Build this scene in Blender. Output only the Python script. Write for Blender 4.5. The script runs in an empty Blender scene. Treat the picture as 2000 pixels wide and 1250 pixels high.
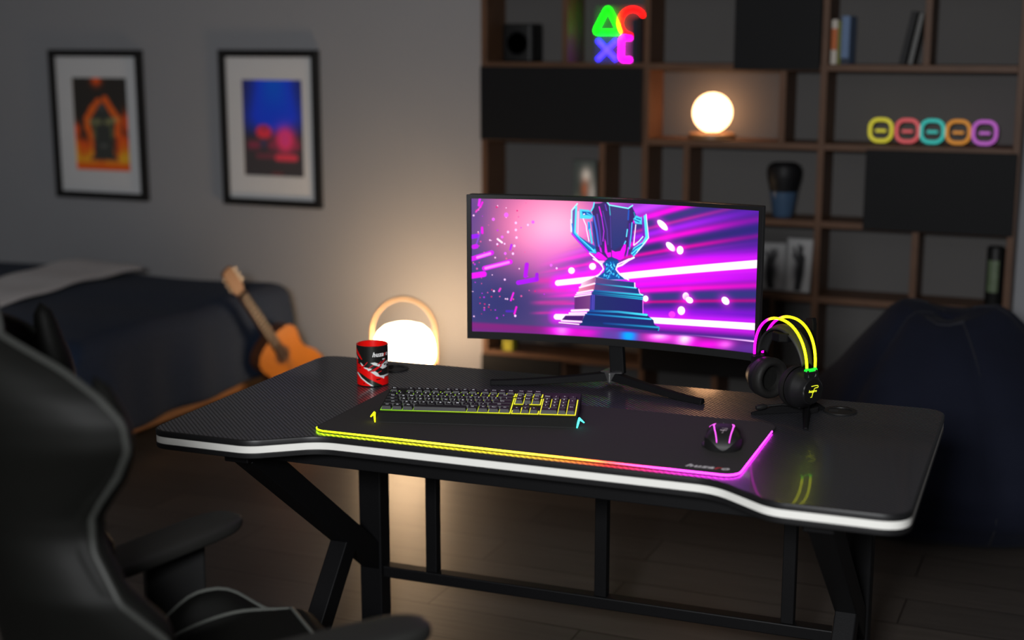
import bpy, math, random
import numpy as np
from mathutils import Matrix, Vector
random.seed(7); rng = np.random.default_rng(7)
SC = bpy.context.scene
COL = SC.collection
PI = math.pi
def rad(a): return math.radians(a)

# ------------------------------------------------------------------ colour / material
def lin1(c):
    c /= 255.0
    return c/12.92 if c <= .04045 else ((c+.055)/1.055)**2.4
def lin(r, g, b): return (lin1(r), lin1(g), lin1(b))
def np_lin(a):
    a = np.clip(a, 0, None)/255.0
    return np.where(a <= .04045, a/12.92, ((a+.055)/1.055)**2.4)

MATS = {}
def mat(name, base, rough=.5, metal=0., spec=.5, coat=0., coat_rough=.08, emis=None, estr=0.,
        noise=None, bump=None, sheen=0., attr=None, attr_emit=0.):
    if name in MATS: return MATS[name]
    m = bpy.data.materials.new(name); m.use_nodes = True
    nt = m.node_tree; N = nt.nodes; L = nt.links
    p = N['Principled BSDF']
    p.inputs['Base Color'].default_value = (*base, 1)
    p.inputs['Roughness'].default_value = rough
    p.inputs['Metallic'].default_value = metal
    p.inputs['Specular IOR Level'].default_value = spec
    p.inputs['Coat Weight'].default_value = coat
    p.inputs['Coat Roughness'].default_value = coat_rough
    p.inputs['Sheen Weight'].default_value = sheen
    if emis is not None:
        p.inputs['Emission Color'].default_value = (*emis, 1)
        p.inputs['Emission Strength'].default_value = estr
    tc = N.new('ShaderNodeTexCoord')
    if noise:
        n = N.new('ShaderNodeTexNoise'); n.inputs['Scale'].default_value = noise[0]; n.inputs['Detail'].default_value = 5
        mr = N.new('ShaderNodeMapRange')
        mr.inputs['To Min'].default_value = 1-noise[1]; mr.inputs['To Max'].default_value = 1+noise[1]
        mx = N.new('ShaderNodeMix'); mx.data_type = 'RGBA'; mx.blend_type = 'MULTIPLY'; mx.inputs['Factor'].default_value = 1
        mx.inputs['A'].default_value = (*base, 1)
        L.new(tc.outputs['Object'], n.inputs['Vector']); L.new(n.outputs['Fac'], mr.inputs['Value'])
        L.new(mr.outputs['Result'], mx.inputs['B']); L.new(mx.outputs['Result'], p.inputs['Base Color'])
    if bump:
        n2 = N.new('ShaderNodeTexNoise'); n2.inputs['Scale'].default_value = bump[0]; n2.inputs['Detail'].default_value = 6
        b = N.new('ShaderNodeBump'); b.inputs['Strength'].default_value = bump[1]; b.inputs['Distance'].default_value = .01
        L.new(tc.outputs['Object'], n2.inputs['Vector']); L.new(n2.outputs['Fac'], b.inputs['Height']); L.new(b.outputs['Normal'], p.inputs['Normal'])
    if attr:
        a = N.new('ShaderNodeAttribute'); a.attribute_name = attr
        if attr_emit:
            L.new(a.outputs['Color'], p.inputs['Emission Color']); p.inputs['Emission Strength'].default_value = attr_emit
        else:
            L.new(a.outputs['Color'], p.inputs['Base Color'])
    MATS[name] = m
    return m

def glow(name, c, s):
    return mat(name, (.02, .02, .02), .4, emis=c, estr=s)

# ------------------------------------------------------------------ mesh builder
class MB:
    def __init__(s): s.v = []; s.f = []; s.m = []; s.mi = 0; s.col = {}
    def add(s, vs, fs, mi=None):
        o = len(s.v); s.v += [tuple(x) for x in vs]
        k = s.mi if mi is None else mi
        for f in fs: s.f.append(tuple(o+i for i in f)); s.m.append(k)
        return o
    def xf(s, M, start=0):
        for i in range(start, len(s.v)): s.v[i] = tuple(M @ Vector(s.v[i]))
        return s
    def box(s, x0, x1, y0, y1, z0, z1):
        s.add([(x0,y0,z0),(x1,y0,z0),(x1,y1,z0),(x0,y1,z0),(x0,y0,z1),(x1,y0,z1),(x1,y1,z1),(x0,y1,z1)],
              [(0,3,2,1),(4,5,6,7),(0,1,5,4),(1,2,6,5),(2,3,7,6),(3,0,4,7)]); return s
    def beam(s, a, b, w, h, up=(0,0,1)):
        a = Vector(a); b = Vector(b); d = (b-a); L = d.length; d.normalize()
        sd = d.cross(Vector(up)).normalized(); u = sd.cross(d)
        vs = []
        for P in (a, b):
            for i, j in ((-1,-1),(1,-1),(1,1),(-1,1)): vs.append(P+sd*(i*w/2)+u*(j*h/2))
        s.add(vs, [(0,1,2,3),(7,6,5,4),(0,4,5,1),(1,5,6,2),(2,6,7,3),(3,7,4,0)]); return s
    def prism(s, poly, z0, z1):
        n = len(poly)
        s.add([(x,y,z0) for x,y in poly]+[(x,y,z1) for x,y in poly],
              [tuple(range(n-1,-1,-1)), tuple(range(n,2*n))]+[(i,(i+1)%n,n+(i+1)%n,n+i) for i in range(n)]); return s
    def lathe(s, prof, n=48, c=(0,0,0), a0=0., a1=2*PI, caps=True):
        full = abs(a1-a0-2*PI) < 1e-6; cols = n if full else n+1
        vs = []
        for r, z in prof:
            for i in range(cols):
                t = a0+(a1-a0)*i/n; vs.append((c[0]+r*math.cos(t), c[1]+r*math.sin(t), c[2]+z))
        fs = []
        for j in range(len(prof)-1):
            for i in range(n):
                i2 = (i+1) % cols
                fs.append((j*cols+i, j*cols+i2, (j+1)*cols+i2, (j+1)*cols+i))
        if full and caps:
            if prof[0][0] > 1e-5: fs.append(tuple(range(n-1,-1,-1)))
            if prof[-1][0] > 1e-5: fs.append(tuple((len(prof)-1)*cols+i for i in range(n)))
        s.add(vs, fs); return s
    def tube(s, pts, r, n=10, closed=False, flat=None, up=None):
        """flat=(w,h) gives a rectangular-ish elliptical section; r may be a list"""
        P = [Vector(p) for p in pts]; k = len(P)
        T = []
        for i in range(k):
            a = P[i-1] if (i > 0 or closed) else P[i]; b = P[(i+1) % k] if (i < k-1 or closed) else P[i]
            T.append((b-a).normalized())
        nrm = Vector(up) if up is not None else (Vector((0,0,1)) if abs(T[0].z) < .9 else Vector((1,0,0)))
        rings = []
        for i in range(k):
            if up is not None: nrm = Vector(up)
            nrm = (nrm-T[i]*nrm.dot(T[i])).normalized(); bn = T[i].cross(nrm)
            rr = r[i] if isinstance(r, (list, tuple)) else r
            ring = []
            for j in range(n):
                t = 2*PI*j/n+PI/n
                if flat: ca, sa = math.cos(t), math.sin(t); q = nrm*(flat[1]*math.copysign(abs(sa)**.45, sa))+bn*(flat[0]*math.copysign(abs(ca)**.45, ca))
                else: q = (nrm*math.sin(t)+bn*math.cos(t))*rr
                ring.append(P[i]+q)
            rings += ring
        fs = []
        for i in range(k if closed else k-1):
            i2 = (i+1) % k
            for j in range(n):
                j2 = (j+1) % n
                fs.append((i*n+j, i*n+j2, i2*n+j2, i2*n+j))
        if not closed: fs += [tuple(range(n-1,-1,-1)), tuple((k-1)*n+j for j in range(n))]
        s.add(rings, fs); return s
    def grid(s, fn, nu, nv, closed_u=False, flip=False):
        vs = [fn(i/(nu if closed_u else nu-1), j/(nv-1)) for j in range(nv) for i in range(nu)]
        fs = []
        for j in range(nv-1):
            for i in range(nu if closed_u else nu-1):
                i2 = (i+1) % nu
                q = (j*nu+i, j*nu+i2, (j+1)*nu+i2, (j+1)*nu+i)
                fs.append(q[::-1] if flip else q)
        s.add(vs, fs); return s
    def sphere(s, c, r, n=24, m=14, sc=(1,1,1)):
        prof = [(max(1e-6, math.sin(PI*i/m)), -math.cos(PI*i/m)) for i in range(m+1)]
        o = len(s.v); s.lathe(prof, n)
        for i in range(o, len(s.v)):
            x, y, z = s.v[i]; s.v[i] = (c[0]+x*r*sc[0], c[1]+y*r*sc[1], c[2]+z*r*sc[2])
        return s
    def build(s, name, mats, parent=None, smooth=False, bevel=0., seg=2, sub=0, loc=None, ang=40):
        me = bpy.data.meshes.new(name); me.from_pydata(s.v, [], s.f); 
        if not isinstance(mats, (list, tuple)): mats = [mats]
        for m in mats: me.materials.append(m)
        me.polygons.foreach_set('material_index', np.array(s.m, dtype=np.int32))
        me.validate(); me.update()
        o = bpy.data.objects.new(name, me); COL.objects.link(o)
        if parent is not None: o.parent = parent
        if loc is not None: o.location = loc
        fix_normals(me)
        if bevel:
            b = o.modifiers.new('bevel', 'BEVEL'); b.width = bevel; b.segments = seg; b.limit_method = 'ANGLE'; b.angle_limit = rad(30)
        if sub:
            b = o.modifiers.new('sub', 'SUBSURF'); b.levels = sub; b.render_levels = sub
        if smooth:
            me.polygons.foreach_set('use_smooth', np.ones(len(me.polygons), dtype=bool))
            if ang < 180: me.set_sharp_from_angle(angle=rad(ang))
        return o

import bmesh
def fix_normals(me):
    bm = bmesh.new(); bm.from_mesh(me); bmesh.ops.recalc_face_normals(bm, faces=bm.faces); bm.to_mesh(me); bm.free()

def rrect(x0, x1, y0, y1, r, n=6):
    out = []
    for cx, cy, a in ((x1-r,y0+r,-90),(x1-r,y1-r,0),(x0+r,y1-r,90),(x0+r,y0+r,180)):
        for i in range(n+1):
            t = rad(a+90*i/n); out.append((cx+r*math.cos(t), cy+r*math.sin(t)))
    return out
def round_poly(pts, rs, n=6):
    out = []; k = len(pts)
    for i in range(k):
        p = Vector(pts[i]).to_2d(); a = (Vector(pts[i-1]).to_2d()-p); b = (Vector(pts[(i+1) % k]).to_2d()-p); r = rs[i]
        a.normalize(); b.normalize()
        p0 = p+a*r; p1 = p+b*r
        for j in range(n+1):
            t = j/n; q = p0*(1-t)**2+p*(2*t*(1-t))+p1*t*t; out.append((q.x, q.y))
    return out
def arc(c, r, a0, a1, n, plane='xz', r2=None):
    out = []; r2 = r2 or r
    for i in range(n+1):
        t = rad(a0+(a1-a0)*i/n); x, y = r*math.cos(t), r2*math.sin(t)
        out.append((c[0]+x, c[1], c[2]+y) if plane == 'xz' else (c[0]+x, c[1]+y, c[2]) if plane == 'xy' else (c[0], c[1]+x, c[2]+y))
    return out
def interp(x, tab):
    return float(np.interp(x, [a for a, b in tab], [b for a, b in tab]))

# ------------------------------------------------------------------ scene objects
def tag(o, label, cat, group=None, kind=None):
    o['label'] = label; o['category'] = cat
    if group: o['group'] = group
    if kind: o['kind'] = kind
    return o
def thing(name, label, cat, loc=(0,0,0), rotz=0., group=None):
    o = bpy.data.objects.new(name, None); COL.objects.link(o)
    o.location = loc; o.rotation_euler = (0, 0, rotz); o.empty_display_size = .1
    return tag(o, label, cat, group)
def struct(name, mb, m, **k):
    o = mb.build(name, m, **k); o['kind'] = 'structure'; return o
def plabel(o, t): o['label'] = t; return o

def paint(o, cols):
    """per-vertex colours of a printed or lit picture, cols linear rgb"""
    me = o.data; a = me.color_attributes.new('art', 'FLOAT_COLOR', 'POINT')
    c = np.ones((len(me.vertices), 4), np.float32); c[:, :3] = cols
    a.data.foreach_set('color', c.ravel())

def text_mesh(body, size, shear=0., offset=0., red=None, res=2, align='CENTER', space=1.):
    cu = bpy.data.curves.new('lettering', 'FONT'); cu.body = body; cu.size = size; cu.shear = shear; cu.offset = offset
    cu.align_x = align; cu.align_y = 'CENTER'; cu.resolution_u = res; cu.space_character = space
    if red is not None: cu.body_format[red].material_index = 1
    o = bpy.data.objects.new('lettering', cu)
    if red is not None:
        for i in range(2): cu.materials.append(None)
    me = bpy.data.meshes.new_from_object(o)
    vs = [tuple(v.co) for v in me.vertices]; fs = [tuple(p.vertices) for p in me.polygons]; mi = [p.material_index for p in me.polygons]
    bpy.data.objects.remove(o); bpy.data.curves.remove(cu); bpy.data.meshes.remove(me)
    return vs, fs, mi

# ------------------------------------------------------------------ camera (50 mm, looking down 11 degrees)
CH = 1.5811
cd = bpy.data.cameras.new('camera'); cam = bpy.data.objects.new('camera', cd); COL.objects.link(cam)
cam.location = (0, 0, CH); cam.rotation_euler = (rad(90-11.2132), 0, rad(23.0095))
cd.lens = 50.007; cd.sensor_width = 36; cd.clip_end = 60; cd.clip_start = .05
cd.dof.use_dof = True; cd.dof.focus_distance = 3.25; cd.dof.aperture_fstop = 1.6
SC.camera = cam
SC.view_settings.view_transform = 'Standard'; SC.view_settings.look = 'None'
SC.view_settings.gamma = 1; SC.view_settings.exposure = 0; SC.view_settings.use_curve_mapping = False

# desk frame: u along the desk, v towards the back, origin at its back left corner
YD = rad(1.9077); ORG = Vector((-1.915, 3.225, .75))
UX = Vector((math.cos(YD), math.sin(YD), 0)); UY = Vector((-math.sin(YD), math.cos(YD), 0))
def D(u, v, z=0.): return tuple(ORG+UX*u+UY*v+Vector((0, 0, z)))

# ------------------------------------------------------------------ materials
M_wall = mat('painted plaster', (.285, .290, .305), .85, spec=.2, noise=(3, .03), bump=(140, .06))
M_ceil = mat('ceiling paint', (.5, .5, .5), .9, spec=.1, noise=(2, .03))
M_wood = mat('walnut board', (.105, .052, .028), .5, spec=.25, noise=(9, .3), bump=(40, .05))
M_door = mat('matt black front', (.0062, .0066, .0075), .6, spec=.15, noise=(5, .1))
M_dimwall = mat('dimmed wall grey', (.105, .10, .097), .8, spec=.2, noise=(4, .06))  # wall grey with the weaker light inside the shelves put into the colour
M_black = mat('black plastic', (.008, .008, .008), .5, spec=.3, noise=(30, .15))
M_black2 = mat('satin black plastic', (.008, .008, .0085), .42, spec=.3, noise=(30, .15))
M_stand = mat('matt stand plastic', (.004, .004, .0045), .65, spec=.1, noise=(30, .15))
M_steel = mat('black powder coat', (.0035, .0035, .004), .5, spec=.18, bump=(400, .05), noise=(20, .1))
M_trimw = mat('white edge band', (.74, .735, .69), .5, spec=.2, noise=(30, .03))
M_leather = mat('black leatherette', (.0024, .0025, .0021), .58, spec=.10, bump=(260, .08), noise=(20, .15))
M_piping = mat('grey piping', (.055, .058, .052), .55, spec=.3, noise=(40, .1))

def floor_mat():
    m = bpy.data.materials.new('dark plank floor'); m.use_nodes = True; nt = m.node_tree; N = nt.nodes; L = nt.links
    p = N['Principled BSDF']; tc = N.new('ShaderNodeTexCoord')
    mp = N.new('ShaderNodeMapping'); mp.inputs['Rotation'].default_value = (0, 0, 0)
    br = N.new('ShaderNodeTexBrick'); br.offset = .37; br.inputs['Scale'].default_value = 1
    br.inputs['Brick Width'].default_value = 1.25; br.inputs['Row Height'].default_value = .19
    br.inputs['Mortar Size'].default_value = .0025; br.inputs['Mortar Smooth'].default_value = .1
    br.inputs['Color1'].default_value = (.050, .043, .038, 1); br.inputs['Color2'].default_value = (.070, .059, .051, 1)
    br.inputs['Mortar'].default_value = (.018, .015, .013, 1)
    mp2 = N.new('ShaderNodeMapping'); mp2.inputs['Scale'].default_value = (1.2, 16, 1)
    nz = N.new('ShaderNodeTexNoise'); nz.inputs['Scale'].default_value = 3.5; nz.inputs['Detail'].default_value = 8
    mr = N.new('ShaderNodeMapRange'); mr.inputs['To Min'].default_value = .7; mr.inputs['To Max'].default_value = 1.3
    mx = N.new('ShaderNodeMix'); mx.data_type = 'RGBA'; mx.blend_type = 'MULTIPLY'; mx.inputs['Factor'].default_value = 1
    b = N.new('ShaderNodeBump'); b.inputs['Strength'].default_value = .15; b.inputs['Distance'].default_value = .004
    L.new(tc.outputs['Object'], mp.inputs['Vector']); L.new(mp.outputs[0], br.inputs['Vector'])
    L.new(tc.outputs['Object'], mp2.inputs['Vector']); L.new(mp2.outputs[0], nz.inputs['Vector'])
    L.new(nz.outputs['Fac'], mr.inputs['Value']); L.new(br.outputs['Color'], mx.inputs['A']); L.new(mr.outputs[0], mx.inputs['B'])
    L.new(mx.outputs['Result'], p.inputs['Base Color']); L.new(nz.outputs['Fac'], b.inputs['Height']); L.new(b.outputs[0], p.inputs['Normal'])
    p.inputs['Roughness'].default_value = .40; p.inputs['Specular IOR Level'].default_value = .24
    return m
M_floor = floor_mat()

def twill_mat():
    """glossy black laminate with a diagonal carbon twill"""
    m = bpy.data.materials.new('carbon twill laminate'); m.use_nodes = True; nt = m.node_tree; N = nt.nodes; L = nt.links
    p = N['Principled BSDF']; tc = N.new('ShaderNodeTexCoord'); sx = N.new('ShaderNodeSeparateXYZ')
    L.new(tc.outputs['Object'], sx.inputs[0])
    ad = N.new('ShaderNodeMath'); ad.operation = 'ADD'; L.new(sx.outputs[0], ad.inputs[0]); L.new(sx.outputs[1], ad.inputs[1])
    mu = N.new('ShaderNodeMath'); mu.operation = 'MULTIPLY'; mu.inputs[1].default_value = 2*PI/(.0085*1.4142); L.new(ad.outputs[0], mu.inputs[0])
    sn = N.new('ShaderNodeMath'); sn.operation = 'SINE'; L.new(mu.outputs[0], sn.inputs[0])
    mr = N.new('ShaderNodeMapRange'); mr.inputs['From Min'].default_value = -1; L.new(sn.outputs[0], mr.inputs['Value'])
    cr = N.new('ShaderNodeMix'); cr.data_type = 'RGBA'; cr.inputs['A'].default_value = (.013, .013, .015, 1); cr.inputs['B'].default_value = (.040, .041, .047, 1)
    L.new(mr.outputs[0], cr.inputs['Factor']); L.new(cr.outputs['Result'], p.inputs['Base Color'])
    rr = N.new('ShaderNodeMapRange'); rr.inputs['To Min'].default_value = .5; rr.inputs['To Max'].default_value = .24
    L.new(mr.outputs[0], rr.inputs['Value']); L.new(rr.outputs[0], p.inputs['Roughness'])
    sp = N.new('ShaderNodeMapRange'); sp.inputs['To Min'].default_value = .2; sp.inputs['To Max'].default_value = .9
    L.new(mr.outputs[0], sp.inputs['Value']); L.new(sp.outputs[0], p.inputs['Specular IOR Level'])
    p.inputs['Coat Weight'].default_value = .22; p.inputs['Coat Roughness'].default_value = .05
    return m
M_twill = twill_mat()

# ================================================================== SETTING
YW = 5.70
struct('floor', MB().box(-6.2, 3.2, -2.6, YW, -.06, 0), M_floor)
struct('wall_back', MB().box(-6.2, 3.2, YW, YW+.12, 0, 2.7), M_wall)
struct('wall_left', MB().box(-6.32, -6.2, -2.6, YW+.12, 0, 2.7), M_wall)
struct('wall_right', MB().box(3.2, 3.32, -2.6, YW+.12, 0, 2.7), M_wall)
struct('ceiling', MB().box(-6.32, 3.32, -2.6, YW+.12, 2.7, 2.8), M_ceil)
M_base = mat('skirting paint', (.35, .34, .33), .6, noise=(5, .03))
struct('baseboard_back', MB().box(-6.2, 3.2, YW-.014, YW, 0, .08), M_base, bevel=.003)

# ================================================================== PICTURES on the wall
def canvas(w, h):
    yy, xx = np.mgrid[0:h, 0:w].astype(np.float64)
    return np.zeros((h, w, 3)), xx, yy
def blend(img, a, col):
    a = np.clip(a, 0, 1)[..., None]; img[:] = img*(1-a)+np.array(col, float)*a
def addc(img, a, col): img += np.clip(a, 0, None)[..., None]*np.array(col, float)
def sstep(e0, e1, x):
    t = np.clip((x-e0)/(e1-e0), 0, 1); return t*t*(3-2*t)
def blob(xx, yy, cx, cy, rx, ry, rot=0.):
    c, s = math.cos(rad(rot)), math.sin(rad(rot)); dx, dy = xx-cx, yy-cy
    return np.exp(-(((dx*c+dy*s)/rx)**2+((-dx*s+dy*c)/ry)**2))
def disc(xx, yy, cx, cy, rx, ry, rot=0., soft=.25):
    c, s = math.cos(rad(rot)), math.sin(rad(rot)); dx, dy = xx-cx, yy-cy
    d = np.sqrt(((dx*c+dy*s)/rx)**2+((-dx*s+dy*c)/ry)**2); return sstep(1+soft, 1-soft, d)
def segd(xx, yy, a, b):
    ax, ay = a; bx, by = b; dx, dy = bx-ax, by-ay
    t = np.clip(((xx-ax)*dx+(yy-ay)*dy)/(dx*dx+dy*dy+1e-9), 0, 1)
    return np.hypot(xx-ax-t*dx, yy-ay-t*dy), t
def stroke(xx, yy, pts, w, soft=3., w2=None):
    out = np.zeros_like(xx)
    for a, b in zip(pts[:-1], pts[1:]):
        d, t = segd(xx, yy, a, b); ww = w if w2 is None else w+(w2-w)*t
        out = np.maximum(out, sstep(ww/2+soft, ww/2-soft*.3, d) if w2 is None else np.clip((ww/2+soft-d)/(1.3*soft), 0, 1))
    return out
def poly(xx, yy, pts, soft=3.):
    ins = np.zeros(xx.shape, bool); dist = np.full(xx.shape, 1e9); n = len(pts)
    for i in range(n):
        (x0, y0), (x1, y1) = pts[i], pts[(i+1) % n]
        if y0 != y1:
            c = ((y0 > yy) != (y1 > yy)) & (xx < (x1-x0)*(yy-y0)/(y1-y0)+x0); ins ^= c
        dist = np.minimum(dist, segd(xx, yy, pts[i], pts[(i+1) % n])[0])
    return np.clip(.5+np.where(ins, dist, -dist)/(2*soft), 0, 1)

def art_fire():
    im, x, y = canvas(100, 140); im[:] = (34, 32, 30)
    fl = np.sin(x*.21+2)*7+np.sin(x*.47)*5+np.sin(x*.9+1)*3
    side = np.abs(x-50)
    blend(im, sstep(88, 118, y+fl+side*.55-18)*.95, (225, 80, 20))
    blend(im, sstep(104, 128, y+fl*.8+side*.4-8)*.9, (250, 130, 30))
    blend(im, sstep(122, 134, y)*.8, (200, 50, 15))
    for cx, cy, rx, ry in ((96, 66, 9, 16), (4, 78, 6, 10), (44, 3, 9, 9), (86, 98, 12, 14), (14, 106, 12, 14)):
        blend(im, blob(x, y, cx, cy, rx, ry)*.9, (225, 70, 20))
    out = [(46, 36), (34, 48), (24, 62), (24, 74), (30, 86), (32, 112), (26, 122), (78, 122), (74, 112), (72, 90), (78, 76), (78, 62), (70, 50), (58, 36)]
    for a, b in zip(out[:4]+[(30, 86)], out[1:5]+[(31, 100)]): blend(im, stroke(x, y, [a, b], 9, 4)*.85, (190, 75, 25))
    for a, b in (((58, 32), (70, 50)), ((70, 50), (80, 62)), ((80, 62), (78, 84))): blend(im, stroke(x, y, [a, b], 9, 4)*.85, (190, 75, 25))
    blend(im, poly(x, y, [(48, 40), (40, 50), (30, 64), (33, 84), (36, 112), (26, 124), (78, 124), (70, 112), (70, 84), (74, 64), (62, 48), (56, 40)], 3), (40, 42, 40))
    blend(im, stroke(x, y, [(30, 66), (46, 66)], 6, 4)*.6, (110, 110, 70)); blend(im, stroke(x, y, [(60, 66), (76, 62)], 6, 4)*.6, (120, 120, 75))
    blend(im, stroke(x, y, [(36, 74), (36, 90)], 3, 3)*.5, (100, 105, 60)); blend(im, stroke(x, y, [(68, 74), (68, 88)], 3, 3)*.5, (100, 105, 60))
    blend(im, blob(x, y, 52, 102, 7, 3)*.5, (90, 92, 90)); blend(im, blob(x, y, 51, 44, 6, 5)*.5, (70, 74, 76))
    return im
def art_blue():
    im, x, y = canvas(100, 160)
    t = y/160
    im[:] = np.stack([25+10*t, 26+8*t, 60-25*t], -1)
    g = np.exp(-((x-52)/(30+20*t))**2)*(1-sstep(.35, .62, t))
    blend(im, g*.98, (8, 56, 232)); blend(im, sstep(.05, .45, t)*g*.75, (16, 34, 165))
    blend(im, sstep(.55, .62, t), (37, 35, 37))
    blend(im, disc(x, y, 34, 86, 13, 12, soft=.35)*.85, (170, 34, 40)); blend(im, blob(x, y, 35, 80, 6, 5)*.5, (60, 30, 50))
    blend(im, blob(x, y, 69, 98, 15, 20)*1.1, (215, 40, 85)); blend(im, stroke(x, y, [(56, 128), (84, 128)], 8, 4)*.8, (160, 40, 55))
    for cx in (22, 46, 88, 12): blend(im, blob(x, y, cx, 108, 6, 7)*.6, (125, 30, 55))
    blend(im, stroke(x, y, [(24, 126), (46, 126)], 6, 4)*.5, (100, 34, 48)); blend(im, blob(x, y, 33, 104, 5, 8)*.6, (40, 42, 80))
    blend(im, stroke(x, y, [(48, 155), (62, 155)], 3, 3)*.4, (110, 30, 30))
    return im

M_print = mat('printed paper', (.5, .5, .5), .6, spec=.25, attr='art')
M_mount = mat('white mount board', (.64, .65, .66), .9, spec=.1, noise=(20, .02))
M_frame = mat('black lacquered wood', (.010, .010, .010), .4, spec=.4, noise=(30, .2))
def picture(x0, x1, z0, z1, px0, px1, pz0, pz1, img, label, gain=4.2):
    t = thing('framed_picture', label, 'picture', ((x0+x1)/2, YW-.001, (z0+z1)/2), 0, 'framed posters over the bed')
    cx, cz = (x0+x1)/2, (z0+z1)/2; w, h = (x1-x0)/2, (z1-z0)/2; b, d = .033, .03
    f = MB(); f.box(-w, w, -d, 0, h-b, h).box(-w, w, -d, 0, -h, -h+b).box(-w, -w+b, -d, 0, -h+b, h-b).box(w-b, w, -d, 0, -h+b, h-b)
    f.build('frame', M_frame, t, bevel=.002)
    a, c, e, g = px0-cx, px1-cx, pz0-cz, pz1-cz
    m = MB(); y0 = -.012
    m.box(-w+b, w-b, y0, 0, g, h-b).box(-w+b, w-b, y0, 0, -h+b, e).box(-w+b, a, y0, 0, e, g).box(c, w-b, y0, 0, e, g)
    m.build('mount', M_mount, t)
    H, W = img.shape[:2]
    pr = MB().grid(lambda i, j: (a+(c-a)*i, -.008, g+(e-g)*j), W, H).build('print', M_print, t)
    paint(pr, np.clip(np_lin(img.reshape(-1, 3))*gain, 0, .95))
k = 5.69/5.83
def kz(z): return CH+(z-CH)*k
picture(-5.018*k, -4.450*k, kz(.780), kz(1.524), -4.889*k, -4.553*k, kz(.924), kz(1.386), art_fire(), 'black framed poster of an orange fire and dark figure, left of the two', 2.6)
picture(-3.996*k, -3.450*k, kz(.788), kz(1.527), -3.878*k, -3.546*k, kz(.932), kz(1.387), art_blue(), 'black framed poster glowing deep blue above red shapes, nearer the bookshelf', 3.4)

# ================================================================== BOOKSHELF
YF, YB = 5.48, 5.685
q = 5.48/5.62
XL, XR = -2.530*q, -.336*q
def qx(x): return x*q
def qz(z): return CH+(z-CH)*q
SZ = [.013, qz(.215), qz(.556), qz(.858), qz(1.163), qz(1.468), qz(1.773), qz(2.078)]
T = .0255
bs = thing('bookshelf', 'wide open brown wood bookshelf with black doors covering the back wall', 'bookshelf', ((XL+XR)/2, YF, 0))
OX = (XL+XR)/2
def bpart(name, x0, x1, y0, y1, z0, z1, m, bev=.0015):
    return MB().box(x0-OX, x1-OX, y0-YF, y1-YF, z0, z1).build(name, m, bs, bevel=bev)
HT = SZ[-1]+T/2
bpart('side_panel', XL, XL+T, YF, YB, 0, HT, M_wood)
bpart('side_panel', XR-T, XR, YF, YB, 0, HT, M_wood)
X1, X2 = qx(-1.793), qx(-1.073)
for x in (X1, X2): bpart('upright', x-T/2, x+T/2, YF, YB, 0, HT, M_wood)
for z in SZ: bpart('shelf_board', XL+T, XR-T, YF+.001, YB, z-T/2, z+T/2, M_wood)
bpart('dim_wall_sheet', XL+T, XR-T, YB-.006, YB-.001, .03, HT-T, M_dimwall)  # added sheet over the open wall, its darker grey stands in for shade
def divider(x, r):
    x = qx(x); bpart('divider', x-T/2, x+T/2, YF+.002, YB-.007, SZ[r]+T/2, SZ[r+1]-T/2, M_wood)
for x, r in ((-2.148, 5), (-.692, 5), (-1.232, 4), (-1.98, 3), (-1.617, 3), (-.885, 3), (-.697, 2), (-1.36, 2), (-2.15, 0), (-1.475, 0), (-1.25, 1), (-.70, 1), (-.72, 6), (-2.16, 6)): divider(x, r)
def door(x0, x1, r):
    bpart('door', x0+.002, x1-.002, YF-.016, YF+.002, SZ[r]-T/2+.004, SZ[r+1]+T/2-.018, M_door, .002)
door(XL, X1-T/2+.004, 4); door(qx(-1.43), X2-T/2, 5); door(qx(-.885)-T/2, XR-.004, 3); door(XL, qx(-2.15), 0)
door(X1, qx(-1.25), 1); door(qx(-1.25)+.0, X2-.03, 6)

def shelf_z(r): return SZ[r]+T/2+.0006
# --- things on the shelves
M_cloth = mat('dark speaker cloth', (.013, .013, .014), .85, spec=.2, noise=(90, .3))
sp = thing('speaker', 'black rounded speaker box on the top left shelf', 'speaker', (-2.32, 5.575, shelf_z(5)))
MB().prism(rrect(-.072, .072, -.06, .06, .025), 0, .155).build('cabinet', M_black, sp, smooth=True, bevel=.006)
c = MB(); c.lathe([(.001, 0), (.045, 0), (.05, .004), (.05, .0)], 32); c.xf(Matrix.Translation((0, -.0605, .075)) @ Matrix.Rotation(PI/2, 4, 'X')); c.build('grille', M_cloth, sp, smooth=True)

M_paper = mat('book pages', (.55, .52, .45), .9, noise=(60, .1))
def book(x, y, z, th, h, dp, cm, label, tilt=0., roty=0., band=None, group=None):
    """spine faces the room (-y)"""
    t = thing('book', label, 'book', (x, y, z), 0, group)
    c = MB(); c.box(-th/2, -th/2+.003, 0, dp, 0, h).box(th/2-.003, th/2, 0, dp, 0, h).box(-th/2+.003, th/2-.003, 0, .003, 0, h)
    c.build('cover', cm, t, bevel=.0008)
    MB().box(-th/2+.003, th/2-.003, .003, dp-.004, .003, h-.003).build('pages', M_paper, t)
    if band is not None: MB().box(-th/2+.0005, th/2-.0005, -.0008, .0004, band[0]*h, band[1]*h).build('spine_label', band[2], t)
    t.rotation_euler = (0, tilt, roty)
    return t
Mb = {n: mat('book cloth '+n, c, .6, spec=.3, noise=(25, .12)) for n, c in dict(
    white=(.55, .50, .44), orange=(.50, .13, .035), green=(.17, .18, .025), blue=(.13, .20, .34), navy=(.02, .028, .05), black=(.012, .012, .013), grey=(.16, .16, .155), lime=(.32, .30, .02)).items()}
zz = shelf_z(5)
bx = X2+T/2+.004
book(bx+.012, 5.505, zz, .022, .165, .14, Mb['white'], 'thin white and orange book against the upright, beside a blue book', band=(.32, .80, Mb['orange']), group='upright books on the top shelf')
book(bx+.0305, 5.508, zz, .012, .160, .14, Mb['green'], 'narrow olive green book squeezed between white and blue books', group='upright books on the top shelf')
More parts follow.
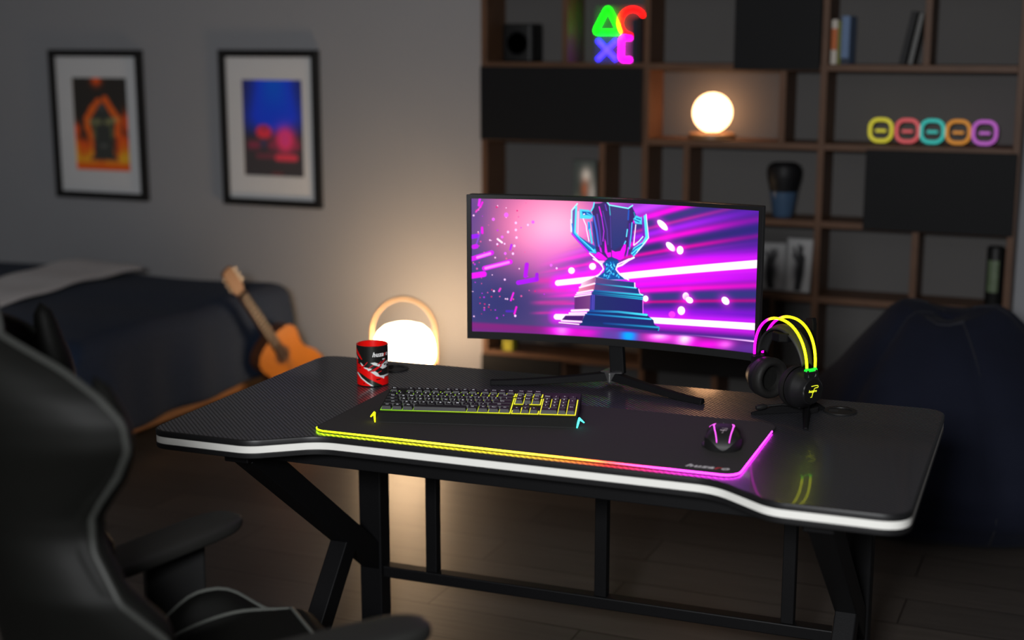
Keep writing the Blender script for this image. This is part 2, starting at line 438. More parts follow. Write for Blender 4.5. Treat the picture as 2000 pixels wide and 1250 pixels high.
book(bx+.0535, 5.502, zz, .030, .178, .14, Mb['blue'], 'thick pale blue book with dark foot on the top shelf', band=(.0, .13, Mb['navy']), group='upright books on the top shelf')
book(-.765, 5.50, zz+.0015, .022, .195, .14, Mb['black'], 'black book leaning right on the top shelf', tilt=rad(11), group='leaning books on the top shelf')
book(-.737, 5.51, zz+.001, .016, .188, .14, Mb['grey'], 'grey book leaning behind the black leaning book', tilt=rad(10.5), group='leaning books on the top shelf')
book(-1.788, 5.50, zz, .020, .180, .075, Mb['black'], 'dark book standing at the right end of the neon sign', group=None)
book(-1.8105, 5.503, zz, .018, .172, .072, Mb['navy'], 'slim navy book standing directly beside the neon sign')
# photo book on the shelf above the monitor
pb = thing('photo_card', 'small standing card with a portrait photo behind the monitor top edge', 'card', (-2.018, 5.52, shelf_z(3)), rad(6))
im, x_, y_ = canvas(40, 70); im[:] = (46, 52, 50)
blend(im, blob(x_, y_, 22, 22, 9, 12), (190, 180, 170)); blend(im, blob(x_, y_, 20, 44, 7, 14), (150, 75, 45)); blend(im, blob(x_, y_, 32, 50, 8, 22), (165, 155, 145)); blend(im, blob(x_, y_, 6, 60, 8, 12)*.6, (120, 118, 90))
MB().box(-.05, .05, 0, .012, 0, .20).build('backing', M_black, pb)
o = MB().grid(lambda i, j: (-.048+.096*i, -.0008, .197-.194*j), 40, 70).build('print', M_print, pb); paint(o, np.clip(np_lin(im.reshape(-1, 3))*2.2, 0, .9))

# neon sign of four game symbols
ns = thing('neon_sign', 'neon sign of a green triangle, red circle, blue cross and pink square', 'neon sign', (-1.905, 5.60, shelf_z(5)))
G = lambda n, c, s: glow('neon '+n, c, s)
def rtri(cx, cz, R):
    P = [(cx, cz+R), (cx-R*.9, cz-R*.62), (cx+R*.9, cz-R*.62)]
    return [(x, 0, z) for x, z in round_poly(P, [R*.28]*3, 5)]
NS = .085
o = MB().tube(rtri(-.050, .158, .062), 0.0072, 10, closed=True).build('triangle_tube', G('green', (.0, 1, .0), 9.), ns, smooth=True)
o = MB().tube(arc((.056, 0, .158), .053, 0, 360*31/32, 31), 0.0072, 10, closed=True).build('circle_tube', G('red', (1, .0, .0), 9.), ns, smooth=True)
o = MB().tube([(-.092, 0, .010), (-.012, 0, .088)], 0.0072, 10).tube([(-.092, 0, .088), (-.012, 0, .010)], 0.0072, 10).build('cross_tube', G('blue', (.03, .015, 1), 8.), ns, smooth=True)
o = MB().tube([(x, 0, z) for x, z in rrect(.010, .104, .010, .098, .012, 4)], 0.0072, 10, closed=True).build('square_tube', G('pink', (1, .0, .75), 9.), ns, smooth=True)
MB().box(-.11, .108, .014, .020, 0, .225).box(-.11, .108, -.01, .03, 0, .002).build('backboard', mat('clear acrylic backing', (.10, .10, .10), .2, noise=(10, .05)), ns)

# globe lamp
gl = thing('globe_lamp', 'glowing round glass globe lamp on a wooden disc base', 'lamp', (-1.500, 5.575, shelf_z(4)))
MB().lathe([(.001, 0), (.088, 0), (.092, .004), (.092, .018), (.088, .022), (.04, .022), (.035, .03), (.001, .03)], 40).build('base', mat('warm oak', (.30, .15, .06), .45, noise=(12, .2)), gl, smooth=True)
MB().sphere((0, 0, .103), .0775, 40, 24).build('globe', glow('globe glass', (1, .50, .23), 8.0), gl, smooth=True)

# five plain neon outline lamps (rounded arches and ring)
def loop_lamp(x, col, name, label, s=.85):
    t = thing('neon_lamp', label, 'neon lamp', (x, 5.54, shelf_z(4)), 0, 'small neon lamps on the right shelf')
    g = glow('neon '+name, col, s)
    P = [(px, 0, pz) for px, pz in rrect(-.040, .040, .012, .092, .030, 6)]
    MB().tube(P, .0065, 10, closed=True).build('outer_tube', g, t, smooth=True)
    MB().tube([(-.019, 0, .050), (-.006, 0, .050), (.006, 0, .050), (.019, 0, .050)], .0055, 8).build('inner_tube', g, t, smooth=True)
    MB().box(-.03, .03, -.012, .012, 0, .0052).build('foot', M_black, t, bevel=.001)
for x, c, n, l in ((-.835, (.62, .55, .03), 'yellow', 'yellow neon outline lamp, leftmost of the row of five'), (-.737, (.62, .09, .10), 'coral', 'coral red neon outline lamp between the yellow and teal ones'),
                   (-.646, (.03, .48, .42), 'teal', 'teal neon outline lamp in the middle of the row of five'), (-.553, (.58, .22, .02), 'amber', 'amber orange neon outline lamp between the teal and violet ones'),
                   (-.459, (.45, .10, .50), 'violet', 'violet neon outline lamp, rightmost of the row of five')): loop_lamp(x, c, n, l)

# vase
va = thing('vase', 'tall black vase with a dark blue lower half', 'vase', (-1.203, 5.57, shelf_z(3)-.0))
zb = 0.0
MB().lathe([(.001, 0), (.036, 0), (.040, .006), (.054, .100)], 40).build('foot', mat('blue glaze', (.045, .085, .15), .35, noise=(14, .15)), va, smooth=True)
MB().lathe([(.0535, .0995), (.066, .150), (.069, .180), (.062, .202), (.046, .212), (.042, .206), (.055, .19), (.06, .15), (.05, .11), (.001, .104)], 40).build('body', mat('black glaze', (.008, .008, .009), .5, spec=.2, noise=(14, .15)), va, smooth=True)

# two small black and white pictures leaning in the shelf
def mini(x, y, w, h, seed, label, rz=0.):
    t = thing('small_picture', label, 'picture', (x, y, shelf_z(2)), rz, 'small pictures on the shelf')
    im, X, Y = canvas(40, 60); im[:] = (205, 205, 205); r = np.random.default_rng(seed)
    pts = [(20, 58), (20+r.uniform(-4, 4), 40), (20+r.uniform(-6, 6), 22)]
    blend(im, stroke(X, Y, pts, 9, 3)*.9, (30, 30, 32)); blend(im, blob(X, Y, 20, 36, 8, 12)*.9, (25, 25, 28))
    for _ in range(5):
        a = r.uniform(8, 32); blend(im, stroke(X, Y, [(20, 28), (a, r.uniform(6, 18))], 3, 2)*.7, (50, 50, 52))
    tilt = Matrix.Rotation(rad(-8), 4, 'X')
    f = MB(); b = .006
    f.box(-w/2, w/2, 0, .014, 0, b).box(-w/2, w/2, 0, .014, h-b, h).box(-w/2, -w/2+b, 0, .014, b, h-b).box(w/2-b, w/2, 0, .014, b, h-b); f.xf(Matrix.Translation((0,0,.0025)) @ tilt); f.build('frame', mat('pale grey frame', (.30, .30, .30), .5, noise=(20, .05)), t, bevel=.001)
    g = MB().grid(lambda i, j: (-w/2+b+(w-2*b)*i, .004, h-b-(h-2*b)*j), 40, 60); g.xf(Matrix.Translation((0,0,.0025)) @ tilt); o = g.build('print', M_print, t); paint(o, np_lin(im.reshape(-1, 3))*.75)
    bb = MB().box(-w/2+b, w/2-b, .0045, .012, b, h-b); bb.xf(Matrix.Translation((0,0,.0025)) @ tilt); bb.build('backing', M_black, t)
mini(-1.236, 5.535, .112, .188, 3, 'small pale picture half hidden by the monitor edge', rad(4))
mini(-1.128, 5.525, .105, .212, 5, 'taller small picture with a dark tree shape leaning beside the upright', rad(-6))

# tin at the right end
bt = thing('drink_tin', 'tall dark tin with a greenish label at the right end of the shelf', 'tin', (-.394, 5.57, shelf_z(2)))
MB().lathe([(.001, 0), (.030, 0), (.032, .004), (.032, .212), (.028, .22), (.001, .22)], 32).build('can', M_black, bt, smooth=True)
MB().lathe([(.0323, .05), (.0323, .17)], 32, a0=rad(225), a1=rad(300)).build('label', mat('green label', (.11, .15, .085), .4, noise=(30, .5)), bt, smooth=True)
# small things glimpsed under the monitor
yb = thing('cube_box', 'small olive yellow box on the low shelf under the monitor', 'box', (-2.352, 5.51, shelf_z(1)))
MB().box(-.022, .022, -.022, .022, 0, .045).build('carton', Mb['lime'], yb, bevel=.001)
MB().box(-.0225, .0225, -.0225, .0225, .045, .052).build('lid', Mb['green'], yb, bevel=.001)
yc = thing('storage_tin', 'low dark tin left of the olive yellow box', 'tin', (-2.396, 5.605, shelf_z(1)))
MB().lathe([(.001, 0), (.036, 0), (.037, .003), (.037, .04)], 32).build('body', M_black2, yc, smooth=True)
MB().lathe([(.039, .036), (.039, .052), (.036, .056), (.001, .056)], 32).build('lid', Mb['navy'], yc, smooth=True)

# ================================================================== BED
def bed():
    X0, X1, Y0, Y1 = -5.55, -3.42, 4.02, 5.42
    t = thing('bed', 'low single bed with navy blanket and wooden rail against the wall', 'bed', ((X0+X1)/2, (Y0+Y1)/2, 0))
    cx, cy = (X0+X1)/2, (Y0+Y1)/2; hx, hy = (X1-X0)/2, (Y1-Y0)/2
    W = mat('honey pine', (.26, .115, .04), .5, noise=(14, .25))
    for sx in (-1, 1): MB().box(*sorted((sx*hx-sx*.05, sx*hx-sx*.015)), -hy-.02, hy+.02, .075, .135).build('end_rail', W, t, bevel=.004)
    for sy in (-1, 1): MB().box(-hx+.05, hx-.05, *sorted((sy*(hy-.015), sy*(hy+.02))), .075, .135).build('side_rail', W, t, bevel=.004)
    for sx in (-1, 1):
        for sy in (-1, 1): MB().box(sx*(hx-.14)-.03, sx*(hx-.14)+.03, sy*(hy-.1)-.03, sy*(hy-.1)+.03, 0, .075).build('leg', W, t, bevel=.003)
    MB().box(-hx+.04, hx-.055, -hy+.02, hy-.02, .136, .44).build('mattress', mat('mattress ticking', (.45, .45, .46), .9, noise=(30, .05)), t, bevel=.05, seg=4, smooth=True)
    MB().box(-hx-.05, -hx-.005, -hy-.02, hy+.02, 0, .66).build('headboard', W, t, bevel=.01)
    # blanket: top sheet with softly hanging sides
    nu, nv = 90, 80
    def bl(i, j):
        a = -hx+.12+(2*hx-.12+.36)*i            # along the length, past the foot
        b = (-hy-.36)+(2*hy+.72)*j               # across, past both sides
        zt = .495+.008*math.sin(a*5+b*3)+.006*math.sin(b*9-a*2)
        def fold(p, h, flare):
            o = abs(p)-h
            if o <= -.05: return p, 0., 0.
            if o < .05:                          # rounded edge
                th = (o+.05)/.1*PI/2; s = math.copysign(1, p)
                return s*(h-.05+.064*math.sin(th)), .064*(1-math.cos(th)), th/(PI/2)
            s = math.copysign(1, p); dd = o-.05
            return s*(h+.014+flare*dd), .064+dd, 1.
        x, dx, wx = fold(a, hx, .10); y, dy, wy = fold(b, hy, .34 if b > 0 else .12)
        drop = max(dx, dy)
        wob = math.sin(b*11+1.3)*.014+math.sin(b*23+a*2)*.006
        x += wx*wob*min(1, dx*5); 
        y += wy*math.sin(a*10)*.012*min(1, dy*5)
        return (x, y, max(.118+.012*math.sin(b*7), zt-drop))
    m = MB(); m.grid(bl, nu, nv)
    o = m.build('blanket', mat('navy woven blanket', (.019, .029, .054), .95, spec=.1, sheen=.03, noise=(60, .25), bump=(300, .2)), t, smooth=True, ang=180)
    s = o.modifiers.new('thick', 'SOLIDIFY'); s.thickness = .008; s.offset = 1
    # pillow
    p = MB()
    def pil(i, j):
        a = i*2*PI; ph = (j-.5)*PI
        ex = lambda c, e: math.copysign(abs(c)**e, c)
        return (-hx+.30+.22*ex(math.cos(ph), .5)*ex(math.cos(a), .45), .02+.40*ex(math.cos(ph), .5)*ex(math.sin(a), .45), .585+.085*ex(math.sin(ph), .8))
    p.grid(pil, 48, 20, closed_u=True); p.build('pillow', mat('navy pillow cotton', (.014, .024, .05), .9, spec=.1, noise=(20, .1), bump=(15, .3)), t, smooth=True, ang=180)
    p = MB()
    p.grid(lambda i, j: (lambda q: (q[0]-.13, q[1]*.95, q[2]+.075))(pil(i, j)), 48, 20, closed_u=True); p.xf(Matrix.Translation((-hx+.17, 0, .66)) @ Matrix.Rotation(rad(-28), 4, 'Y') @ Matrix.Translation((hx-.17, 0, -.66)))
    plabel(p.build('pillow', mat('white pillow cotton', (.55, .55, .56), .9, spec=.1, noise=(20, .03), bump=(15, .3)), t, smooth=True, ang=180), 'white pillow against the headboard')
    # pale throw laid across
    th = thing('throw_blanket', 'pale grey folded throw laid across the navy bed', 'throw', (0, 0, 0))
    TC = (-4.32, 4.70, .52); th.location = TC
    def tf(i, j):
        u, v = i, j
        y = 4.02+1.36*v; xc = -4.32+.02*math.sin(v*5)
        x = xc+(-.20+.40*u)-.02*v
        e = min(1, min(u, 1-u)*12)
        return (x-TC[0], y-TC[1], .522-TC[2]+.010*e**.5+.008*math.sin(y*5+x*4)+.004*math.sin(y*17))
    g = MB().grid(tf, 24, 60); o = g.build('cloth', mat('pale grey wool', (.42, .40, .40), .95, sheen=.2, noise=(50, .12), bump=(260, .25)), th, smooth=True, ang=180)
    s = o.modifiers.new('thick', 'SOLIDIFY'); s.thickness = .012; s.offset = 1
    fr = MB()
    for kk in range(40):
        x = -4.51+.385*kk/39; fr.tube([(x-TC[0], 4.02-TC[1], .528-TC[2]), (x+.004*math.sin(kk)-TC[0], 3.985-TC[1], .512-TC[2]), (x+.008*math.sin(kk*2)-TC[0], 3.962-TC[1], .475-TC[2])], .0025, 5)
    fr.build('fringe', MATS['pale grey wool'], th, smooth=True)
bed()

# ================================================================== GUITAR
def guitar():
    B = Vector((-3.262, 5.352, .010)); Hd = Vector((-3.335, 4.850, .645))
    ax = (Hd-B); Lg = ax.length; ax.normalize()
    tocam = (Vector((0, 0, CH))-B).normalized(); nz = (tocam+Vector((.75,.1,.12))-ax*(tocam+Vector((.75,.1,.12))).dot(ax)).normalized(); sx = ax.cross(nz).normalized()
    t = thing('guitar', 'small acoustic guitar leaning against the foot of the bed', 'guitar', B)
    Mx = Matrix((sx, ax, nz)).transposed().to_4x4()
    s = Lg/.98
    prof = [(0, .10), (.012, .15), (.05, .182), (.12, .192), (.19, .175), (.245, .142), (.29, .130), (.33, .138), (.37, .150), (.41, .146), (.445, .115), (.462, .06), (.468, .0)]
    out = [(-.0, .0)]
    ys = np.linspace(0, .468, 60)
    pr = [(interp(y, [(a, b) for a, b in prof]), y) for y in ys]
    poly2 = [(w, y) for w, y in pr]+[(-w, y) for w, y in pr[::-1][1:]]
    poly2 = [(x*s, y*s) for x, y in poly2]
    top = mat('amber spruce', (.34, .115, .014), .4, spec=.3, coat=.15, noise=(6, .12))
    side = mat('dark rosewood', (.10, .035, .015), .4, noise=(10, .2)); neckm = mat('brown mahogany', (.16, .06, .025), .45, noise=(10, .2))
    b = MB().prism(poly2, -.075*s, -.002*s); b.xf(Mx); b.build('body', side, t, bevel=.003)
    b = MB().prism(poly2, -.0018*s, .0015*s); b.xf(Mx); b.build('soundboard', top, t)
    b = MB().lathe([(.001, .002), (.043, .002), (.043, .0024), (.001, .0024)], 32, (0, .335, 0)); b.v = [(x*s, y*s, z*s) for x, y, z in b.v]; b.xf(Mx); plabel(b.build('sound_hole', mat('dark cavity', (.02, .012, .008), .9, noise=(9, .1)), t), 'dark round sound hole')
    b = MB(); b.lathe([(.044, .002), (.052, .002), (.052, .0026), (.044, .0026)], 32, (0, .335, 0)); b.v = [(x*s, y*s, z*s) for x, y, z in b.v]; b.xf(Mx); b.build('rosette', side, t)
    b = MB().box(-.06*s, .06*s, .135*s, .16*s, .0015*s, .009*s); b.xf(Mx); b.build('bridge', side, t)
    b = MB(); b.prism([(-.029*s, .31*s), (.029*s, .31*s), (.023*s, .815*s), (-.023*s, .815*s)], .002*s, .010*s)
    b.xf(Mx); fb = b.build('fretboard', mat('rosewood fingerboard', (.028, .013, .010), .6, spec=.2, noise=(20, .2)), t)
    fr = MB()
    for n in range(1, 17):
        y = .815-.64*(1-2**(-n/12.)); w = .023+.006*(.815-y)/.5
        if y > .33: fr.box(-w*s, w*s, (y-.0015)*s, (y+.0015)*s, .010*s, .0115*s)
    fr.xf(Mx); fr.build('frets', mat('nickel fret wire', (.25, .24, .23), .45, metal=1, noise=(9, .05)), fb)
    b = MB(); b.prism([(-.027*s, .46*s), (.027*s, .46*s), (.022*s, .815*s), (-.022*s, .815*s)], -.018*s, .002*s); b.xf(Mx); b.build('neck', neckm, t)
    b = MB(); b.prism([(-.023*s, .815*s), (.023*s, .815*s), (.036*s, .85*s), (.033*s, .98*s), (0, .985*s), (-.033*s, .98*s), (-.036*s, .85*s)], -.012*s, .004*s); b.xf(Mx); hd = b.build('headstock', mat('orange headstock', (.17, .062, .018), .5, noise=(9, .15)), t, bevel=.001)
    for k_ in range(3):
        for sg in (-1, 1):
            b = MB().box((sg*.036-.004)*s, (sg*.036+.014*sg+.004)*s, (.868+.036*k_)*s, (.880+.036*k_)*s, -.008*s, .002*s); b.xf(Mx); b.build('tuning_peg', MATS['nickel fret wire'], hd)
    st = MB()
    for k_ in range(6):
        x = -.018+.036*k_/5; st.tube([(x*1.15*s, .147*s, .012*s), (x*s, .82*s, .0145*s)], .0006, 5)
    st.xf(Mx); st.build('strings', MATS['nickel fret wire'], t)
guitar()

# ================================================================== LANTERN on the floor
def lantern():
    t = thing('lantern_lamp', 'glowing white dome lantern with a wooden carrying handle by the wall', 'lamp', (-2.727, 5.25, 0), rad(-23+46))
    W = mat('blonde beech', (.50, .30, .13), .5, noise=(12, .15))
    dzl = .042; k_ = .969
    MB().lathe([(.001, 0), (.095, 0), (.098, .004), (.080, .03), (.080, .17), (.110, .205), (.129, .214), (.129, .232), (.001, .232)], 48).build('base', W, t, smooth=True, ang=30)
    prof = [(.124, .19), (.130, .20), (.1335, .225), (.132, .255), (.125, .29), (.110, .32), (.085, .342), (.05, .353), (.001, .356)]
    MB().lathe([(r*k_, z*k_+.0485) for r, z in prof], 48).build('shade', glow('opal glass lit', (1, .66, .37), 36.), t, smooth=True, ang=180)
    pts = [(-.142, 0, .165), (-.142, 0, .25)]+[(-.142*math.cos(a), 0, .315+.158*math.sin(a)) for a in np.linspace(.1, PI-.1, 24)]+[(.142, 0, .25), (.142, 0, .165)]
    pts = [(x*k_, 0, z*k_+.0485) for x, y, z in pts]
    MB().tube(pts, .01, 12, flat=(.006, .012), up=(0, 1, 0)).build('handle', W, t, smooth=True)
lantern()

# ================================================================== BEAN BAG
def beanbag():
    t = thing('bean_bag', 'big slumped navy bean bag chair behind the right end of the desk', 'bean bag', (-.43, 4.83, 0))
    prof = [(0., .40), (.03, .47), (.10, .535), (.20, .56), (.30, .545), (.40, .48), (.47, .415), (.53, .36), (.59, .30), (.64, .245), (.675, .205), (.695, .16), (.69, .09), (.655, .0)]
    def fn(i, j):
        a = i*2*PI; kx = j*(len(prof)-1); i0 = min(int(kx), len(prof)-2); f = kx-i0
        z = prof[i0][0]*(1-f)+prof[i0+1][0]*f; r = prof[i0][1]*(1-f)+prof[i0+1][1]*f
        sm = abs(math.sin(a*3+.55)); groove = 1-.075*(1-sm)**5*min(1, z*4)
        r *= groove*(1+.03*math.sin(a*2+1+z*5)+.018*math.sin(a*5+z*14)+.01*math.sin(z*30+a*3))
        z2 = z+.022*math.cos(2*a)*max(0, (z-.5)/.2)**2
        return (r*math.cos(a)-.05*(z/.7)**2, r*math.sin(a)*.88+.05*(z/.7)**2, max(0., z2))
    o = MB().grid(fn, 96, 60, closed_u=True).build('bag', mat('navy bean bag canvas', (.010, .012, .023), .9, spec=.1, sheen=.02, noise=(8, .15), bump=(30, .25)), t, smooth=True, ang=180)
    # bottom closing disc + strap
    hnd = MB().tube([(-.10, -.045, .668), (-.085, -.115, .668), (-.05, -.145, .655), (-.01, -.145, .655), (.03, -.12, .668), (.045, -.05, .668)], .012, 8, flat=(.004, .016), up=(0, 0, 1))
    hnd.xf(Matrix.Translation((-.02, .03, 0))); hnd.build('carry_strap', mat('dark strap webbing', (.012, .013, .02), .8, noise=(60, .2)), t, smooth=True)
    sm = MB()
    for k_ in range(6):
        a = (k_*PI-.55)/3
        P = []
        for j in np.linspace(.02, .93, 30):
            p = fn((a/(2*PI)) % 1, j); P.append((p[0]*1.004-.0, p[1]*1.004, p[2]))
        sm.tube(P, .004, 6)
    sm.build('seam_piping', MATS['dark strap webbing'], t, smooth=True)
beanbag()

# ================================================================== DESK
desk = thing('gaming_desk', 'black carbon-pattern gaming desk with a white edge stripe', 'desk', D(0, 0, -.75), YD)
def dz(z): return z
pts = [(0, 0), (0, -.797), (.25, -.797), (.372, -.706), (1.228, -.706), (1.350, -.797), (1.6, -.797), (1.6, 0)]
rs = [.055, .05, .03, .04, .04, .03, .06, .055]
outl = round_poly(pts, rs, 8)
def inset(poly, d):
    n = len(poly); out = []
    for i in range(n):
        a = Vector(poly[i-1]); b = Vector(poly[i]); c = Vector(poly[(i+1) % n])
        e1 = (b-a).normalized(); e2 = (c-b).normalized()
        n1 = Vector((-e1.y, e1.x)); n2 = Vector((-e2.y, e2.x)); m = (n1+n2); m.normalize()
        kk = d/max(.5, m.dot(n1)); out.append((b.x+m.x*kk, b.y+m.y*kk))
    return out
area = sum(outl[i-1][0]*outl[i][1]-outl[i][0]*outl[i-1][1] for i in range(len(outl)))
if area < 0: outl = outl[::-1]
TT = .75
top = MB()
i1 = inset(outl, .0015)
n = len(outl)
# upper slab: flat twill top, black rounded edge
top.add([(x, y, TT) for x, y in inset(outl, .004)], [tuple(range(n))], 0)
top.mi = 1
rings = [(.004, TT), (.001, TT-.0012), (0, TT-.004), (0, TT-.013), (.0015, TT-.0135)]
vs = []; fs = []
for d_, z_ in rings: vs += [(x, y, z_) for x, y in inset(outl, d_)]
for r_ in range(len(rings)-1):
    for i in range(n): fs.append((r_*n+i, (r_+1)*n+i, (r_+1)*n+(i+1) % n, r_*n+(i+1) % n))
top.add(vs, fs)
top.add([(x, y, TT-.0135) for x, y in i1], [tuple(range(n-1, -1, -1))])
o = top.build('tabletop', [M_twill, M_black2], desk, smooth=True, ang=30)
band = MB().prism(inset(outl, .0008), TT-.0285, TT-.0136); plabel(band.build('edge_band', M_trimw, desk, smooth=True, ang=30), 'white stripe along the desk edge')
MB().prism(inset(outl, .0004), TT-.041, TT-.0286).build('underside_board', M_black2, desk, smooth=True, ang=30, bevel=.002)
# steel frame
for u0 in (.139, 1.398):
    u1 = u0+.063; uc = (u0+u1)/2
    MB().box(u0, u1, -.088, -.032, 0, .672).build('rear_post', M_steel, desk, bevel=.003)
    MB().box(uc-.03, uc+.03, -.72, -.032, .672, .708).build('top_arm', M_steel, desk, bevel=.003)
    MB().beam((uc, -.675, .69), (uc, -.068, .226), .05, .062).build('diagonal_leg', M_steel, desk, bevel=.003)
    MB().beam((uc, -.215, .345), (uc, -.505, .012), .048, .06).build('front_leg', M_steel, desk, bevel=.003)
    MB().box(uc-.03, uc+.03, -.56, -.02, 0, .022).build('foot_bar', M_steel, desk, bevel=.003)
MB().box(.16, 1.44, -.625, -.585, .655, .709).build('front_rail', M_steel, desk, bevel=.002)
MB().box(.202, 1.398, -.080, -.042, .178, .209).build('lower_rail', M_steel, desk, bevel=.003)
for uc in (.341, .803, 1.270): MB().box(uc-.0155, uc+.0155, -.076, -.046, .209, .655).build('upright_bar', M_steel, desk, bevel=.002)
MB().box(.202, 1.398, -.085, -.04, .655, .708).build('rear_rail', M_steel, desk, bevel=.002)
def grommet(u, v):
    g = MB().lathe([(.026, .0005), (.0265, .003), (.037, .003), (.0385, .0005)], 40, (u, v, TT))
    o = g.build('cable_grommet', M_black, desk, smooth=True, ang=30)
    MB().lathe([(.001, .0004), (.0262, .0004), (.0262, .0010), (.001, .0010)], 36, (u, v, TT)).build('cap', M_black2, o, smooth=True, ang=30)
    MB().box(u-.026, u-.004, v-.009, v+.009, TT+.001, TT+.0016).build('cable_slot', mat('dark gap', (.002, .002, .002), .9, noise=(9, .1)), o)
grommet(1.376, -.103); grommet(.247, -.085)

# ================================================================== MOUSE PAD
PADH = .0052
pad = thing('mouse_pad', 'large black desk mat with a glowing coloured front edge', 'mouse pad', D(.80, -.49, 0), YD)
PX0, PX1, PY0, PY1 = .337-.80, 1.268-.80, -.684+.49, -.278+.49
MB().prism(rrect(PX0+.002, PX1-.002, PY0+.002, PY1-.002, .031, 8), .0003, PADH).build('cloth', mat('black mat cloth', (.030, .028, .027), .85, spec=.25, noise=(300, .12), bump=(900, .1)), pad, smooth=True, ang=30, bevel=.001)
rim = [(PX0+.004, PY1-.03)]+[p for p in rrect(PX0, PX1, PY0, PY1, .033, 8)]
ring = rrect(PX0+.0015, PX1-.0015, PY0+.0015, PY1-.0015, .032, 10)
# order: corner list starts bottom-right; take left-front -> front -> right side as the lit strip
br, tr, tl, bl_ = ring[0:11], ring[11:22], ring[22:33], ring[33:44]
lit = bl_[2:]+[(PX0+(PX1-PX0)*t, PY0+.0015) for t in np.linspace(.06, .94, 60)]+br+[(PX1-.0015, PY0+(PY1-PY0)*t) for t in np.linspace(.10, .86, 16)]
dark = [(PX1-.0015, PY1-.06)]+tr+tl+[(PX0+.0015, PY0+.04)]+bl_[:3]
lm = MB().tube([(x, y, .0037) for x, y in lit], .0014, 8)
o = lm.build('light_strip', mat('led strip', (.02, .02, .02), .4, attr='art', attr_emit=1.0), pad, smooth=True, ang=180)
vx = np.array([v.co[:2] for v in o.data.vertices]); s_ = (vx[:, 0]-PX0)/(PX1-PX0)
key = [(0, (.45, .9, .0)), (.05, (.62, .95, .0)), (.30, (1., .95, .015)), (.52, (1., .72, .02)), (.63, (1., .30, .02)), (.72, (1., .04, .03)), (.80, (1., .03, .22)), (.88, (1., .03, .75)), (1, (.9, .025, 1.))]
cc = np.stack([np.interp(s_, [a for a, _ in key], [b[i] for _, b in key]) for i in range(3)], -1)
paint(o, cc*10.0)
MB().tube([(x, y, .0034) for x, y in dark], .0022, 8).build('stitched_edge', mat('dark stitching', (.008, .008, .008), .8, noise=(200, .3)), pad, smooth=True)
M_white = mat('white print', (.80, .80, .78), .6, noise=(40, .03)); M_red = mat('red print', (.75, .03, .02), .6, noise=(40, .05))
vs, fs, mi = text_mesh('huzaro', .024, .35, .0006, red=4, res=4, space=1.12)
lg = MB()
for f, m_ in zip([f for f in fs], mi): pass
lg.add([(x*1.15, y, 0) for x, y, z in vs], []); 
for f, m_ in zip(fs, mi): lg.f.append(f); lg.m.append(m_)
lg.xf(Matrix.Translation((1.198-.80, -.648+.49, PADH+.0004)) @ Matrix.Rotation(rad(1), 4, 'Z'))
plabel(lg.build('printed_logo', [M_white, M_red], pad), 'white and red printed lettering')

